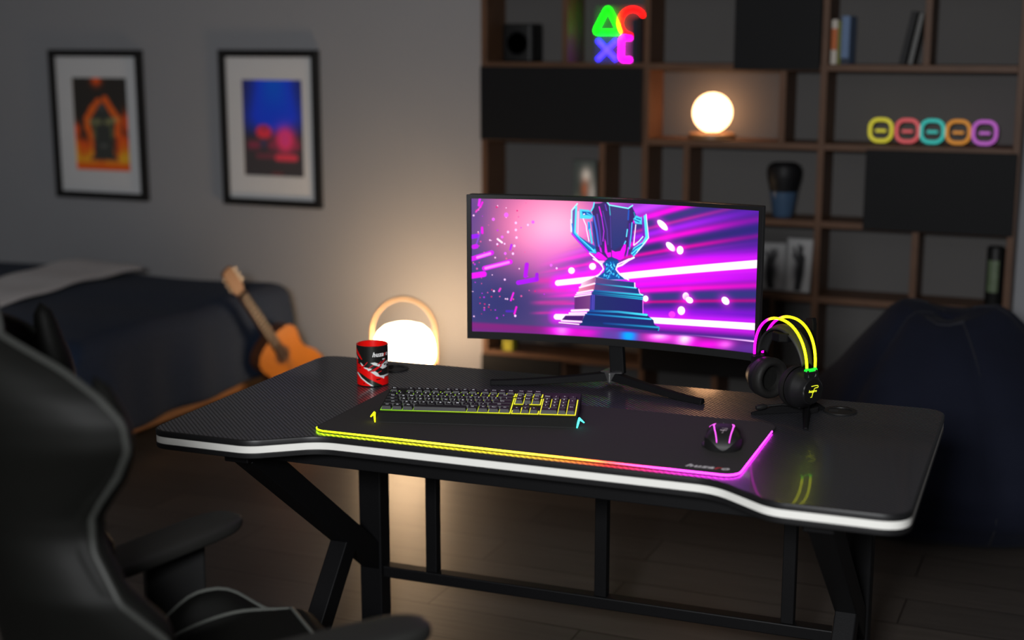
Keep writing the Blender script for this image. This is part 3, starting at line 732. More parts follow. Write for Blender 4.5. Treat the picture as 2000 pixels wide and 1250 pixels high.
# ================================================================== KEYBOARD
def keyboard():
    ang = rad(14.9)
    t = thing('keyboard', 'black mechanical keyboard with yellow-green backlight on the desk mat', 'keyboard', D(.657, -.5285, PADH+.0004), YD+ang)
    W = .44; Dp = .172
    # case: sloped front face, deck rising to the back
    side = [(0, 0), (.020, .0175), (.024, .0195), (Dp-.004, .035), (Dp, .032), (Dp, .003), (Dp-.003, 0)]
    m = MB(); n = len(side)
    vs = [(-W/2, y, z) for y, z in side]+[(W/2, y, z) for y, z in side]
    m.add(vs, [tuple(range(n)), tuple(range(2*n-1, n-1, -1))]+[(i, n+i, n+(i+1) % n, (i+1) % n) for i in range(n)])
    m.build('case', mat('matt keyboard plastic', (.008, .008, .0075), .6, spec=.25, noise=(60, .1)), t, bevel=.002)
    sl = math.atan2(.0155, Dp-.028); 
    KM = Matrix.Translation((0, .0275, .0207)) @ Matrix.Rotation(sl, 4, 'X')
    U = .01905; x0 = -22.5*U/2
    def plate(a, b, y0, y1): return (x0+a*U, x0+b*U, y0*U, y1*U)
    pl = MB()
    for a, b, y0, y1 in ((0, 15, -.02, 5.0), (15.25, 18.25, 3.02, 5.0), (15.25, 18.25, -.02, 1.0), (16.25, 17.25, 1.0, 2.0), (18.5, 22.5, -.02, 5.0), (0, 1, 5.5, 6.5), (2, 6, 5.5, 6.5), (6.5, 10.5, 5.5, 6.5), (11, 15, 5.5, 6.5), (15.25, 18.25, 5.5, 6.5)):
        X0, X1, Y0, Y1 = plate(a, b, y0, y1); nx = max(2, int((b-a)*2)+1)
        o0 = len(pl.v)
        pl.grid(lambda i, j: (X0-.0015+(X1-X0+.003)*i, Y0-.0012+(Y1-Y0+.0024)*j, .0006), nx, 2)
    pl.xf(KM)
    o = pl.build('backlight', mat('key backlight', (.02, .02, .02), .4, attr='art', attr_emit=1.), t)
    vx = np.array([v.co[0] for v in o.data.vertices]); s = (vx-x0)/(22.5*U)
    cc = np.stack([np.interp(s, [0, .4, .65, 1], [.20, .38, .85, .95]), np.interp(s, [0, .4, .65, 1], [.55, .62, .85, .85]), np.full_like(s, .008)], -1); paint(o, cc*1.25)
    km = mat('keycap plastic', (.011, .011, .012), .5, spec=.3, noise=(80, .1)); leg = mat('backlit legend', (.5, .5, .5), .5, emis=(.75, .78, .85), estr=.55)
    rows = [
        (5.5, [(0, 1, 'Esc')]+[(2+i, 1, f'F{i+1}') for i in range(4)]+[(6.5+i, 1, f'F{i+5}') for i in range(4)]+[(11+i, 1, f'F{i+9}') for i in range(4)]+[(15.25, 1, 'Print'), (16.25, 1, 'Scroll'), (17.25, 1, 'Pause')]),
        (4, [(i, 1, c) for i, c in enumerate('`1234567890-=')]+[(13, 2, 'Back'), (15.25, 1, 'Ins'), (16.25, 1, 'Home'), (17.25, 1, 'PgUp'), (18.5, 1, 'Num'), (19.5, 1, '/'), (20.5, 1, '*'), (21.5, 1, '-')]),
        (3, [(0, 1.5, 'Tab')]+[(1.5+i, 1, c) for i, c in enumerate('QWERTYUIOP[]')]+[(13.5, 1.5, '\\'), (15.25, 1, 'Del'), (16.25, 1, 'End'), (17.25, 1, 'PgDn'), (18.5, 1, '7'), (19.5, 1, '8'), (20.5, 1, '9')]),
        (2, [(0, 1.75, 'Caps')]+[(1.75+i, 1, c) for i, c in enumerate("ASDFGHJKL;'")]+[(12.75, 2.25, 'Enter'), (18.5, 1, '4'), (19.5, 1, '5'), (20.5, 1, '6')]),
        (1, [(0, 2.25, 'Shift')]+[(2.25+i, 1, c) for i, c in enumerate('ZXCVBNM,./')]+[(12.25, 2.75, 'Shift'), (16.25, 1, '^'), (18.5, 1, '1'), (19.5, 1, '2'), (20.5, 1, '3')]),
        (0, [(0, 1.25, 'Ctrl'), (1.25, 1.25, 'Fn'), (2.5, 1.25, 'Alt'), (3.75, 6.25, ''), (10, 1.25, 'Alt'), (11.25, 1.25, 'Fn'), (12.5, 1.25, 'Menu'), (13.75, 1.25, 'Ctrl'), (15.25, 1, '<'), (16.25, 1, 'v'), (17.25, 1, '>'), (18.5, 2, '0'), (20.5, 1, '.')]),
    ]
    tall = [(21.5, 2, '+'), (21.5, 0, 'Ent')]
    cache = {}
    def cap(x, y, w, h, s):
        a0, a1 = x0+x*U+.0006, x0+(x+w)*U-.0006; b0, b1 = y*U+.0006, (y+h)*U-.0006
        tin, tfr, tbk = .0024, .0030, .0016; zt = .0105; zf = .0092
        k_ = MB()
        k_.add([(a0, b0, .0016), (a1, b0, .0016), (a1, b1, .0016), (a0, b1, .0016),
                (a0+tin, b0+tfr, zf), (a1-tin, b0+tfr, zf), (a1-tin, b1-tbk, zt), (a0+tin, b1-tbk, zt)],
               [(3, 2, 1, 0), (4, 5, 6, 7), (0, 1, 5, 4), (1, 2, 6, 5), (2, 3, 7, 6), (3, 0, 4, 7)])
        if s:
            sz = .0075 if len(s) == 1 else .0055 if len(s) <= 3 else .0042
            if s not in cache: cache[s] = text_mesh(s, 1., 0, .01, res=1)
            vs, fs, _ = cache[s]
            cx, cy = (a0+a1)/2, b0+(b1-b0)*.66; sl2 = (zt-zf)/((b1-tbk)-(b0+tfr))
            k_.add([(cx+vx*sz, cy+vy*sz, zf+sl2*(cy+vy*sz-b0-tfr)+.00015) for vx, vy, _ in vs], fs, 1)
        k_.xf(KM)
        k_.build('keycap', [km, leg], t)
    for y, ks in rows:
        for x, w, s in ks: cap(x, y, w, 1, s)
    for x, y, s in tall: cap(x, y, 1, 2, s)
    # glowing chevrons at both front corners
    def chev(sg, name, g):
        P = [(sg*(W/2+.001), -.004, .002), (sg*(W/2+.005), .010, .019), (sg*(W/2+.015), .018, .008)]
        m = MB().tube([P[0], ((P[0][0]+P[1][0])/2, (P[0][1]+P[1][1])/2, (P[0][2]+P[1][2])/2), P[1], P[2]], [.0012, .0022, .0028, .0012], 6)
        return m.build(name, g, t, smooth=False)
    plabel(chev(-1, 'corner_light', glow('yellow corner light', (.9, .88, .0), 4.)), 'yellow glowing corner light')
    plabel(chev(1, 'corner_light', glow('cyan corner light', (.05, .85, .70), 4.)), 'cyan glowing corner light')
keyboard()

# ================================================================== MUG
def mug():
    r, h = .0385, .1
    t = thing('mug', 'red and black patterned mug at the back left of the desk', 'mug', D(.267, -.245, .0004), YD)
    cdir = math.atan2(-ORG.y-0, 0-ORG.x)      # direction to the viewer, about the mug
    wp = Vector(D(.267, -.245)); thc = math.atan2(-wp.y, -wp.x)-YD
    nu, nv = 360, 130
    g = MB().grid(lambda i, j: (r*math.cos(i*2*PI), r*math.sin(i*2*PI), .002+(h-.002)*j), nu, nv, closed_u=True)
    o = g.build('body', mat('printed ceramic', (.5, .5, .5), .35, spec=.45, coat=.15, attr='art'), t, smooth=True, ang=180)
    th = np.tile(np.arange(nu)/nu*2*PI, nv); zz = np.repeat(np.linspace(0, 1, nv), nu)
    dth = (th-thc+PI) % (2*PI)-PI               # + is to the viewer's right
    x = 598+297*np.where(np.abs(dth) < PI/2, np.sin(dth), np.sign(dth)*(1+(np.abs(dth)-PI/2)))
    y = 270+680*(1-zz)-0*np.cos(dth)
    # picture coordinates of the print as seen from the front (x 300-895, y 270-950)
    xx, yy = x.reshape(nv, nu), (y).reshape(nv, nu)
    yy = yy+np.where(np.abs(dth.reshape(nv, nu)) < PI/2, 50*(np.cos(dth.reshape(nv, nu))-1), -50)
    im = np.zeros((nv, nu, 3)); im[:] = (24, 24, 22)
    RED, WH, BK = (238, 8, 6), (228, 235, 232), (22, 22, 22)
    blend(im, poly(xx, yy, [(250, 560), (330, 550), (420, 600), (520, 680), (580, 700), (700, 760), (780, 800), (960, 770), (960, 990), (250, 990)], 5), RED)
    blend(im, poly(xx, yy, [(280, 255), (310, 290), (350, 380), (410, 490), (390, 490), (330, 420), (285, 350)], 4), RED)
    blend(im, poly(xx, yy, [(286, 400), (310, 430), (335, 520), (320, 570), (290, 560)], 4), RED)
    blend(im, poly(xx, yy, [(285, 390), (305, 400), (332, 470), (322, 485)], 4), WH)
    blend(im, poly(xx, yy, [(320, 700), (400, 740), (500, 810), (600, 860), (760, 930), (790, 990), (600, 990), (520, 900), (430, 850), (350, 780)], 5), (18, 32, 22))
    blend(im, stroke(xx, yy, [(320, 715), (385, 805), (480, 880), (600, 955)], 20, 4), WH)
    for P in ([(365, 540), (385, 545), (435, 595), (400, 600)], [(430, 620), (490, 630), (580, 650), (575, 668), (520, 690), (490, 660), (440, 640)], [(555, 705), (640, 690), (690, 720), (720, 760), (800, 820), (720, 790), (670, 780)],
              [(555, 550), (640, 540), (760, 585), (880, 500), (890, 600), (830, 640), (780, 655), (700, 610), (620, 590)], [(780, 480), (830, 470), (820, 495), (785, 500)], [(720, 770), (800, 765), (900, 735), (900, 765), (820, 785), (805, 830), (760, 790)]):
        blend(im, poly(xx, yy, P, 4), WH)
    for P in ([(805, 570), (850, 555), (840, 585), (810, 592)], [(860, 560), (890, 580), (880, 615), (850, 600)], [(660, 830), (750, 820), (730, 840), (670, 848)], [(345, 625), (380, 620), (370, 640)], [(420, 890), (450, 900), (430, 912)]):
        blend(im, poly(xx, yy, P, 4), BK)
    for a, b, w in (((430, 610), (500, 540), 12), ((520, 640), (610, 590), 12), ((570, 695), (700, 620), 16), ((620, 690), (760, 600), 18), ((740, 600), (830, 490), 16), ((700, 720), (760, 690), 10), ((690, 580), (760, 530), 10)):
        blend(im, stroke(xx, yy, [a, b], w, 3), (215, 20, 30))
    dark = np.abs(dth.reshape(nv, nu)) > 1.9
    paint(o, np_lin(im.reshape(-1, 3))*.95)
    MB().lathe([(r, h), (r-.0012, h+.0008), (r-.003, h), (r-.0035, h-.006), (r-.0035, .006), (.001, .006)], 64, caps=False).build('inside', mat('red glaze', (.80, .006, .004), .3, spec=.4, coat=.2, noise=(9, .03)), t, smooth=True, ang=60)
    MB().lathe([(.001, 0), (r-.003, 0), (r, .002)], 64, caps=False).build('foot', M_black, t, smooth=True)
    a = thc-rad(150); ca, sa = math.cos(a), math.sin(a)
    P = [((r-.002+.0)*ca, (r-.002)*sa, .082), ((r+.012)*ca, (r+.012)*sa, .084), ((r+.024)*ca, (r+.024)*sa, .072), ((r+.028)*ca, (r+.028)*sa, .05), ((r+.022)*ca, (r+.022)*sa, .030), ((r+.010)*ca, (r+.010)*sa, .020), ((r-.002)*ca, (r-.002)*sa, .022)]
    cv = [Vector(p) for p in P]; fine = []
    for i in range(len(cv)-1):
        p0, p1, p2, p3 = cv[max(0, i-1)], cv[i], cv[i+1], cv[min(len(cv)-1, i+2)]
        for s in np.linspace(0, 1, 6, endpoint=False):
            fine.append(.5*((2*p1)+(p2-p0)*s+(2*p0-5*p1+4*p2-p3)*s*s+(3*p1-p0-3*p2+p3)*s**3))
    fine.append(cv[-1])
    MB().tube(fine, .005, 12, flat=(.0065, .0045), up=(-sa, ca, 0)).build('handle', M_black2, t, smooth=True)
    # lettering wrapped on the body
    vs, fs, mi = text_mesh('huzaro', .0150, .3, .0006, red=4, res=3, align='LEFT', space=1.1)
    lm = MB(); rr = r+.0003
    tc0 = thc+math.asin(max(-1, (592-598)/297.)); zc = .002+(h-.002)*(1-(395+18-270)/680.)
    lm.add([(rr*math.cos(tc0+x_/rr), rr*math.sin(tc0+x_/rr), zc+y_) for x_, y_, _ in vs], [])
    for f, m_ in zip(fs, mi): lm.f.append(f); lm.m.append(m_)
    lm.build('printed_logo', [M_white, M_red], t)
mug()

# ================================================================== MONITOR
def screen_art(xx, yy):
    """picture shown on the screen, coordinates 85-1848 x 85-1055 as seen in the photo"""
    im = np.zeros(xx.shape+(3,)); dx = xx-600
    im[:] = (74, 58, 108)
    blend(im, blob(xx, yy, 560, 250, 430, 360)*1.2, (216, 96, 150)); blend(im, blob(xx, yy, 590, 285, 230, 190)*.9, (246, 176, 206))
    blend(im, blob(xx, yy, 640, 520, 240, 160)*.7, (222, 90, 200))
    blend(im, blob(xx, yy, 230, 740, 330, 210)*.95, (40, 42, 98)); blend(im, blob(xx, yy, 70, 560, 130, 300)*.7, (44, 50, 112)); blend(im, blob(xx, yy, 60, 150, 120, 160)*.6, (66, 40, 120))
    y0 = (yy+.5727*dx)/(1+.000738*dx); e = sstep(0, 1, (xx-430-270*sstep(560, 300, yy))/330.)
    base = np.zeros_like(im); base[:] = (62, 34, 124)
    for c, w, col, a in ((250, 60, (190, 70, 190), .8), (338, 30, (186, 58, 232), .95), (379, 15, (240, 0, 212), .95), (404, 12, (48, 48, 108), .85), (429, 8, (176, 34, 140), .85), (454, 16, (160, 24, 226), .9), (483, 14, (232, 0, 200), .95), (513, 13, (40, 38, 96), .9), (536, 9, (214, 0, 150), .9), (556, 7, (100, 34, 150), .8), (592, 28, (210, 6, 246), 1.0), (632, 20, (224, 0, 242), 1.), (668, 22, (214, 0, 240), 1.0), (697, 12, (240, 0, 196), .95), (725, 13, (44, 48, 110), .95), (747, 7, (186, 0, 118), .9), (763, 8, (54, 26, 120), .9), (790, 17, (128, 8, 200), .95), (812, 14, (112, 8, 204), .9), (850, 22, (112, 12, 140), .95)):
        blend(base, np.exp(-((y0-c)/w)**2)*a, col)
    blend(base, sstep(1180, 700, xx)*.38, (250, 90, 240)); blend(base, sstep(1350, 1850, xx)*.62*(.35+.65*sstep(640, 250, yy)), (34, 24, 112))
    im[:] = im*(1-e[..., None])+base*e[..., None]
    for cy, w in ((735, 13), (800, 9), (662, 16), (600, 20)): blend(im, np.exp(-((yy-cy-.02*(600-xx))/w)**2)*sstep(420, 520, xx)*sstep(760, 640, xx)*.6, (214, 40, 150))
    fl = 858+(xx-90)*.066                                   # glossy floor of the picture
    f = sstep(-12, 12, yy-fl); fc = np.zeros_like(im); fc[:] = (112, 26, 110)
    blend(fc, sstep(20, 80, yy-fl)*.7, (84, 38, 128)); blend(fc, sstep(1300, 1800, xx)*.7, (62, 30, 112))
    for cx, cy, rx, ry, col, a in ((640, 905, 90, 50, (255, 10, 245), 1), (800, 925, 130, 40, (235, 0, 215), .8), (640, 908, 40, 36, (255, 140, 255), .8), (925, 940, 80, 60, (74, 62, 150), .8), (1048, 945, 52, 50, (0, 150, 255), 1.1), (1240, 955, 100, 38, (255, 60, 240), .95), (1235, 950, 50, 18, (255, 180, 250), .9), (1392, 972, 66, 44, (255, 60, 245), 1.1), (1392, 972, 40, 36, (255, 225, 255), 1.1), (1530, 1000, 130, 34, (236, 0, 220), .9), (1640, 1000, 50, 26, (255, 100, 240), .85), (1780, 1020, 100, 30, (90, 40, 140), .8)):
        blend(fc, blob(xx, yy, cx, cy, rx, ry)*a, col)
    blend(fc, stroke(xx, yy, [(1230, 918), (1500, 943), (1830, 979)], 9, 4), (255, 200, 255))
    im[:] = im*(1-f[..., None])+fc*f[..., None]
    def beam(pts, w0, w1):
        blend(im, stroke(xx, yy, pts, w0*2.2, 26, w1*2.2)*.6, (226, 20, 246)); blend(im, stroke(xx, yy, pts, w0, 5, w1), (255, 246, 255))
    beam([(614, 616), (1860, 488)], 32, 48); beam([(606, 826), (1000, 838), (1840, 886)], 32, 42)
    r = np.random.default_rng(11)
    for _ in range(70):
        cx = 90+abs(r.normal(0, 190)); cy = r.uniform(110, 860); s = r.uniform(2.5, 6.5); col = [(214, 20, 110), (190, 30, 220), (225, 80, 150), (255, 200, 240)][r.integers(0, 4)]
        blend(im, disc(xx, yy, cx, cy, s, s)*.85, col)
    for cx, cy, s in ((298, 193, 13), (357, 243, 7), (431, 257, 6), (462, 240, 9), (357, 286, 7), (309, 298, 7), (219, 218, 9), (361, 333, 7), (273, 328, 8), (288, 370, 5), (348, 384, 7), (243, 372, 6), (339, 432, 7), (292, 430, 8), (289, 592, 6), (573, 506, 8), (607, 525, 6), (353, 819, 7)): blend(im, disc(xx, yy, cx, cy, s, s*1.1), (248, 190, 252) if s < 8 else (225, 90, 240))
    for a, b, w, col in (((80, 462), (208, 424), 28, (205, 10, 235)), ((165, 520), (322, 482), 28, (215, 10, 235)), ((80, 567), (160, 556), 34, (225, 0, 235)), ((372, 612), (484, 592), 26, (160, 5, 225)), ((484, 592), (486, 562), 18, (150, 5, 215)), ((424, 500), (415, 572), 22, (170, 0, 220)), ((90, 322), (118, 318), 24, (140, 0, 235)), ((150, 268), (112, 380), 7, (120, 60, 190)), ((150, 268), (152, 300), 12, (225, 0, 210)), ((100, 385), (115, 382), 26, (190, 0, 220)), ((245, 340), (272, 362), 9, (255, 225, 250)), ((136, 92), (130, 130), 12, (215, 20, 235)), ((152, 112), (140, 140), 9, (225, 0, 210)), ((140, 140), (112, 170), 6, (230, 50, 190)), ((342, 676), (326, 722), 8, (235, 20, 215)), ((360, 764), (348, 806), 9, (235, 0, 205)), ((330, 378), (322, 406), 10, (170, 30, 225)), ((262, 648), (254, 664), 9, (240, 40, 190)), ((300, 790), (340, 790), 12, (70, 30, 170))):
        blend(im, stroke(xx, yy, [a, b], w, 4)*.95, col)
    for a, b in (((172, 519), (312, 485)), ((122, 451), (198, 429))): blend(im, stroke(xx, yy, [a, b], 13, 6)*.8, (255, 150, 255))
    for cx, cy, rx, ry, rot in ((1257, 262, 42, 19, 45), (1306, 393, 36, 19, 45), (1364, 414, 21, 26, 0), (827, 515, 21, 21, 0), (698, 540, 20, 20, 0), (1152, 714, 17, 19, 0), (1398, 698, 20, 24, 0), (1420, 722, 24, 19, 30), (1370, 788, 23, 27, 0), (1640, 724, 28, 21, 50)):
        blend(im, blob(xx, yy, cx, cy, rx*1.7, ry*1.7, rot)*.6, (255, 30, 240)); blend(im, disc(xx, yy, cx, cy, rx, ry, rot, .14), (255, 246, 252))
    blend(im, disc(xx, yy, 1313, 812, 20, 20)*.85, (255, 60, 220))
    # ---- trophy: A() and B() place the cup and the plinth
    A = lambda P: [(594+x*.504, 78+y*.504) for x, y in P]
    B = lambda P: [(594+x*.540, 469+y*.540) for x, y in P]
    def fill(P, col, a=1., soft=3.): blend(im, poly(xx, yy, P, soft)*a, col)
    def line(P, w, col, a=1., soft=3.): blend(im, stroke(xx, yy, P, w, soft)*a, col)
    def gline(P, w, c0, c1, soft=3.):
        (xa, _), (xb, _) = P[0], P[-1]; t = np.clip((xx-xa)/(xb-xa), 0, 1)[..., None]
        col = np.array(c0, float)*(1-t)+np.array(c1, float)*t; a = np.clip(stroke(xx, yy, P, w, soft), 0, 1)[..., None]; im[:] = im*(1-a)+col*a
    def gfill(P, c0, c1, axis=0, soft=3.):
        v = np.array(P); lo, hi = v[:, axis].min(), v[:, axis].max(); t = np.clip(((xx if axis == 0 else yy)-lo)/(hi-lo), 0, 1)[..., None]
        col = np.array(c0, float)*(1-t)+np.array(c1, float)*t; a = poly(xx, yy, P, soft)[..., None]; im[:] = im*(1-a)+col*a
    CY, PK, MG, BL = (78, 216, 240), (255, 222, 250), (240, 6, 232), (22, 82, 156)
    fill(A([(215, 460), (260, 470), (400, 570), (530, 640), (510, 715), (430, 700), (300, 560)]), BL); line(A([(212, 470), (290, 560), (425, 705)]), 6, (190, 10, 235))
    fill(A([(215, 190), (262, 150), (250, 460), (215, 460)]), (96, 66, 150), .9); line(A([(278, 108), (212, 188), (205, 440)]), 6, (170, 240, 250)); line(A([(200, 300), (203, 440)]), 5, PK)
    line(A([(265, 145), (250, 452), (300, 520), (480, 680)]), 9, CY); line(A([(215, 350), (235, 470), (330, 560), (440, 660)]), 6, (40, 120, 210)); line(A([(290, 200), (285, 470)]), 3, PK, .8)
    fill(A([(308, 172), (420, 184), (440, 205), (475, 255), (440, 292), (308, 286)]), (70, 200, 232)); fill(A([(335, 200), (440, 210), (465, 262), (400, 242), (345, 244)]), (18, 78, 160)); line(A([(395, 222), (465, 262)]), 5, (60, 180, 235)); line(A([(355, 236), (366, 232)]), 5, PK)
    line(A([(350, 290), (385, 370), (392, 430), (420, 560)]), 4, PK); line(A([(415, 335), (440, 480), (455, 580)]), 9, (70, 200, 240)); fill(A([(412, 330), (430, 335), (436, 400), (408, 425)]), (20, 130, 210))
    fill(A([(490, 110), (560, 105), (630, 75), (670, 125), (905, 165), (940, 140), (990, 240), (950, 330), (935, 480), (910, 600), (880, 700), (800, 795), (620, 805), (520, 700), (478, 560), (462, 420), (470, 260), (455, 190)]), (52, 34, 94))
    gfill(A([(684, 130), (905, 170), (890, 400), (850, 600), (700, 690)]), (58, 52, 112), (34, 44, 106), 1, 8); fill(A([(905, 165), (940, 140), (990, 240), (950, 330), (930, 480), (905, 520)]), (48, 30, 96))
    line(A([(478, 260), (512, 420), (540, 620)]), 8, (58, 104, 214), .85, 5); line(A([(455, 330), (480, 480), (500, 620)]), 7, (36, 70, 160), .8, 5); line(A([(520, 240), (550, 420), (566, 600)]), 6, (98, 52, 170), .8, 5); line(A([(545, 148), (574, 260)]), 6, (214, 14, 206)); line(A([(574, 260), (602, 440), (590, 560)]), 4, (170, 40, 210)); line(A([(590, 200), (640, 420), (650, 600)]), 4, (84, 60, 160), .8, 4)
    line(A([(670, 140), (680, 250)]), 4, (60, 180, 196), .9); line(A([(680, 250), (692, 640)]), 3, (70, 60, 150), .8); line(A([(618, 120), (636, 190)]), 5, (98, 60, 190), .8); line(A([(905, 190), (898, 300)]), 6, (28, 84, 186), .9, 5); line(A([(970, 215), (980, 260)]), 6, (30, 130, 160), .9)
    line(A([(888, 420), (876, 505)]), 5, (90, 214, 246)); line(A([(866, 562), (850, 600)]), 5, (80, 200, 246)); line(A([(945, 340), (935, 470), (912, 650)]), 6, (60, 170, 228)); line(A([(915, 350), (905, 640)]), 5, (90, 30, 170), .8); line(A([(960, 350), (940, 560)]), 5, (70, 20, 120), .9)
    fill(A([(610, 535), (622, 560), (645, 700), (688, 695), (690, 750), (650, 760), (612, 690)]), MG); fill(A([(695, 668), (740, 690), (800, 680), (845, 600), (872, 600), (868, 660), (840, 765), (800, 792), (740, 782), (700, 750)]), MG); fill(A([(480, 745), (530, 690), (560, 700), (645, 775), (620, 795), (540, 780)]), (226, 10, 226)); fill(A([(540, 600), (570, 650), (580, 700), (555, 690)]), (210, 20, 230)); line(A([(900, 640), (880, 740)]), 6, (200, 20, 240)); fill(A([(650, 770), (700, 755), (770, 780), (750, 868), (630, 868)]), (14, 70, 120), .9)
    line(A([(428, 708), (520, 792), (585, 872)]), 6, PK); line(A([(965, 760), (900, 792), (820, 850), (755, 872)]), 10, PK); fill(A([(520, 795), (610, 800), (580, 850)]), PK, .8); line(A([(430, 690), (500, 700), (490, 660)]), 5, (60, 190, 240))
    fill(A([(1070, 260), (1092, 300), (1100, 500), (1080, 520), (1066, 360)]), (112, 26, 170)); fill(A([(1085, 255), (1116, 233), (1147, 520), (1110, 585), (965, 748), (930, 712), (962, 640), (1070, 570), (1106, 505)]), (84, 214, 244)); line(A([(1065, 600), (985, 650), (945, 690)]), 5, (20, 90, 170)); line(A([(1000, 680), (950, 725)]), 5, (20, 110, 190)); line(A([(1118, 236), (1147, 520), (1000, 700)]), 3, PK, .9)
    fill(A([(960, 292), (995, 250), (1050, 272), (1066, 262), (1066, 358), (985, 350)]), (64, 196, 224)); line(A([(1000, 285), (1045, 300)]), 6, (20, 110, 170)); line(A([(975, 305), (1030, 330)]), 4, (18, 90, 160)); line(A([(990, 362), (964, 605)]), 4, PK); line(A([(966, 612), (1030, 560), (1077, 505)]), 4, (200, 246, 255)); line(A([(1020, 590), (1070, 540)]), 4, (30, 120, 200))
    line(A([(448, 195), (474, 150), (484, 98)]), 6, CY); line(A([(632, 78), (668, 126), (900, 166), (952, 130)]), 6, (120, 232, 232))
    fill(B([(590, 20), (720, 20), (740, 60), (700, 90), (710, 150), (800, 235), (620, 238), (485, 207), (560, 150), (580, 90), (550, 50)]), (14, 72, 144))
    for _ in range(46):
        t = r.uniform(0, 1); cy = 30+190*t; hw = 50+max(0, t-.55)*170; cx = 640+r.uniform(-hw, hw); line(B([(cx, cy), (cx+r.uniform(-14, 14), cy+r.uniform(6, 22))]), 4, [(30, 170, 236), (90, 220, 250), (10, 110, 190)][r.integers(0, 3)], .8)
    line(B([(440, 0), (535, 60), (555, 118), (510, 175), (440, 214)]), 6, PK); line(B([(850, 0), (720, 60), (698, 120), (745, 180), (840, 240)]), 6, PK)
    gfill(B([(465, 205), (460, 278), (290, 322), (312, 268)]), (250, 205, 225), (150, 84, 132)); gfill(B([(465, 205), (620, 236), (915, 270), (910, 326), (460, 278)]), (92, 60, 118), (16, 56, 112)); gfill(B([(460, 278), (455, 350), (260, 388), (282, 330)]), (226, 130, 166), (170, 84, 120)); gfill(B([(460, 280), (945, 332), (962, 398), (450, 352)]), (84, 56, 112), (14, 50, 110))
    fill(B([(450, 352), (1000, 410), (1000, 470), (415, 402)]), (22, 40, 98)); gfill(B([(228, 430), (412, 405), (400, 582), (225, 576)]), (86, 34, 104), (112, 58, 116)); gfill(B([(408, 402), (470, 408), (460, 596), (400, 586)]), (52, 44, 140), (40, 40, 116)); gfill(B([(462, 412), (1000, 466), (1000, 626), (455, 596)]), (24, 36, 92), (30, 26, 98))
    for x in (432, 450): line(B([(x, 412), (x-6, 585)]), 3, (84, 74, 190), .8)
    fill(B([(395, 582), (1050, 628), (1062, 655), (1120, 702), (1130, 752), (1190, 790), (1180, 826), (280, 764), (320, 690), (340, 640)]), (16, 38, 96)); gfill(B([(350, 640), (1118, 702), (1128, 752), (310, 720)]), (14, 34, 92), (24, 30, 96))
    gline(B([(470, 284), (925, 332)]), 6, (30, 70, 130), (70, 226, 232)); gline(B([(440, 362), (1000, 412)]), 9, (18, 74, 140), (52, 214, 226)); gline(B([(425, 384), (1000, 442)]), 5, (18, 70, 130), (36, 190, 214)); gline(B([(440, 402), (1000, 462)]), 5, (16, 60, 120), (30, 180, 208))
    gline(B([(395, 594), (720, 606), (1045, 642)]), 11, (14, 62, 138), (66, 222, 236)); gline(B([(365, 630), (1090, 690)]), 8, (12, 74, 150), (50, 196, 222)); gline(B([(560, 738), (1180, 786)]), 9, (16, 50, 120), (30, 150, 190)); line(B([(1160, 782), (1186, 798), (1176, 822)]), 4, (40, 150, 190))
    for a, b, w in (((285, 325), (455, 280), 8), ((258, 388), (434, 356), 8), ((242, 407), (414, 384), 5), ((230, 430), (412, 404), 6), ((195, 591), (382, 585), 12), ((168, 620), (358, 617), 8), ((140, 640), (334, 640), 7)): line(B([a, b]), w, (255, 216, 240))
    fill(B([(122, 648), (335, 648), (315, 712), (75, 704)]), (58, 18, 92)); line(B([(80, 706), (304, 720)]), 9, (255, 206, 246)); fill(B([(50, 722), (290, 735), (280, 764), (50, 740)]), (40, 16, 80)); line(B([(52, 728), (274, 749)]), 6, (255, 206, 246))
    line(B([(910, 275), (912, 322)]), 5, PK); line(B([(955, 345), (968, 395), (1000, 412)]), 3, PK, .8); line(B([(1003, 470), (1003, 622)]), 3, (255, 120, 250), .8)
    return np.clip(im, 0, 255)

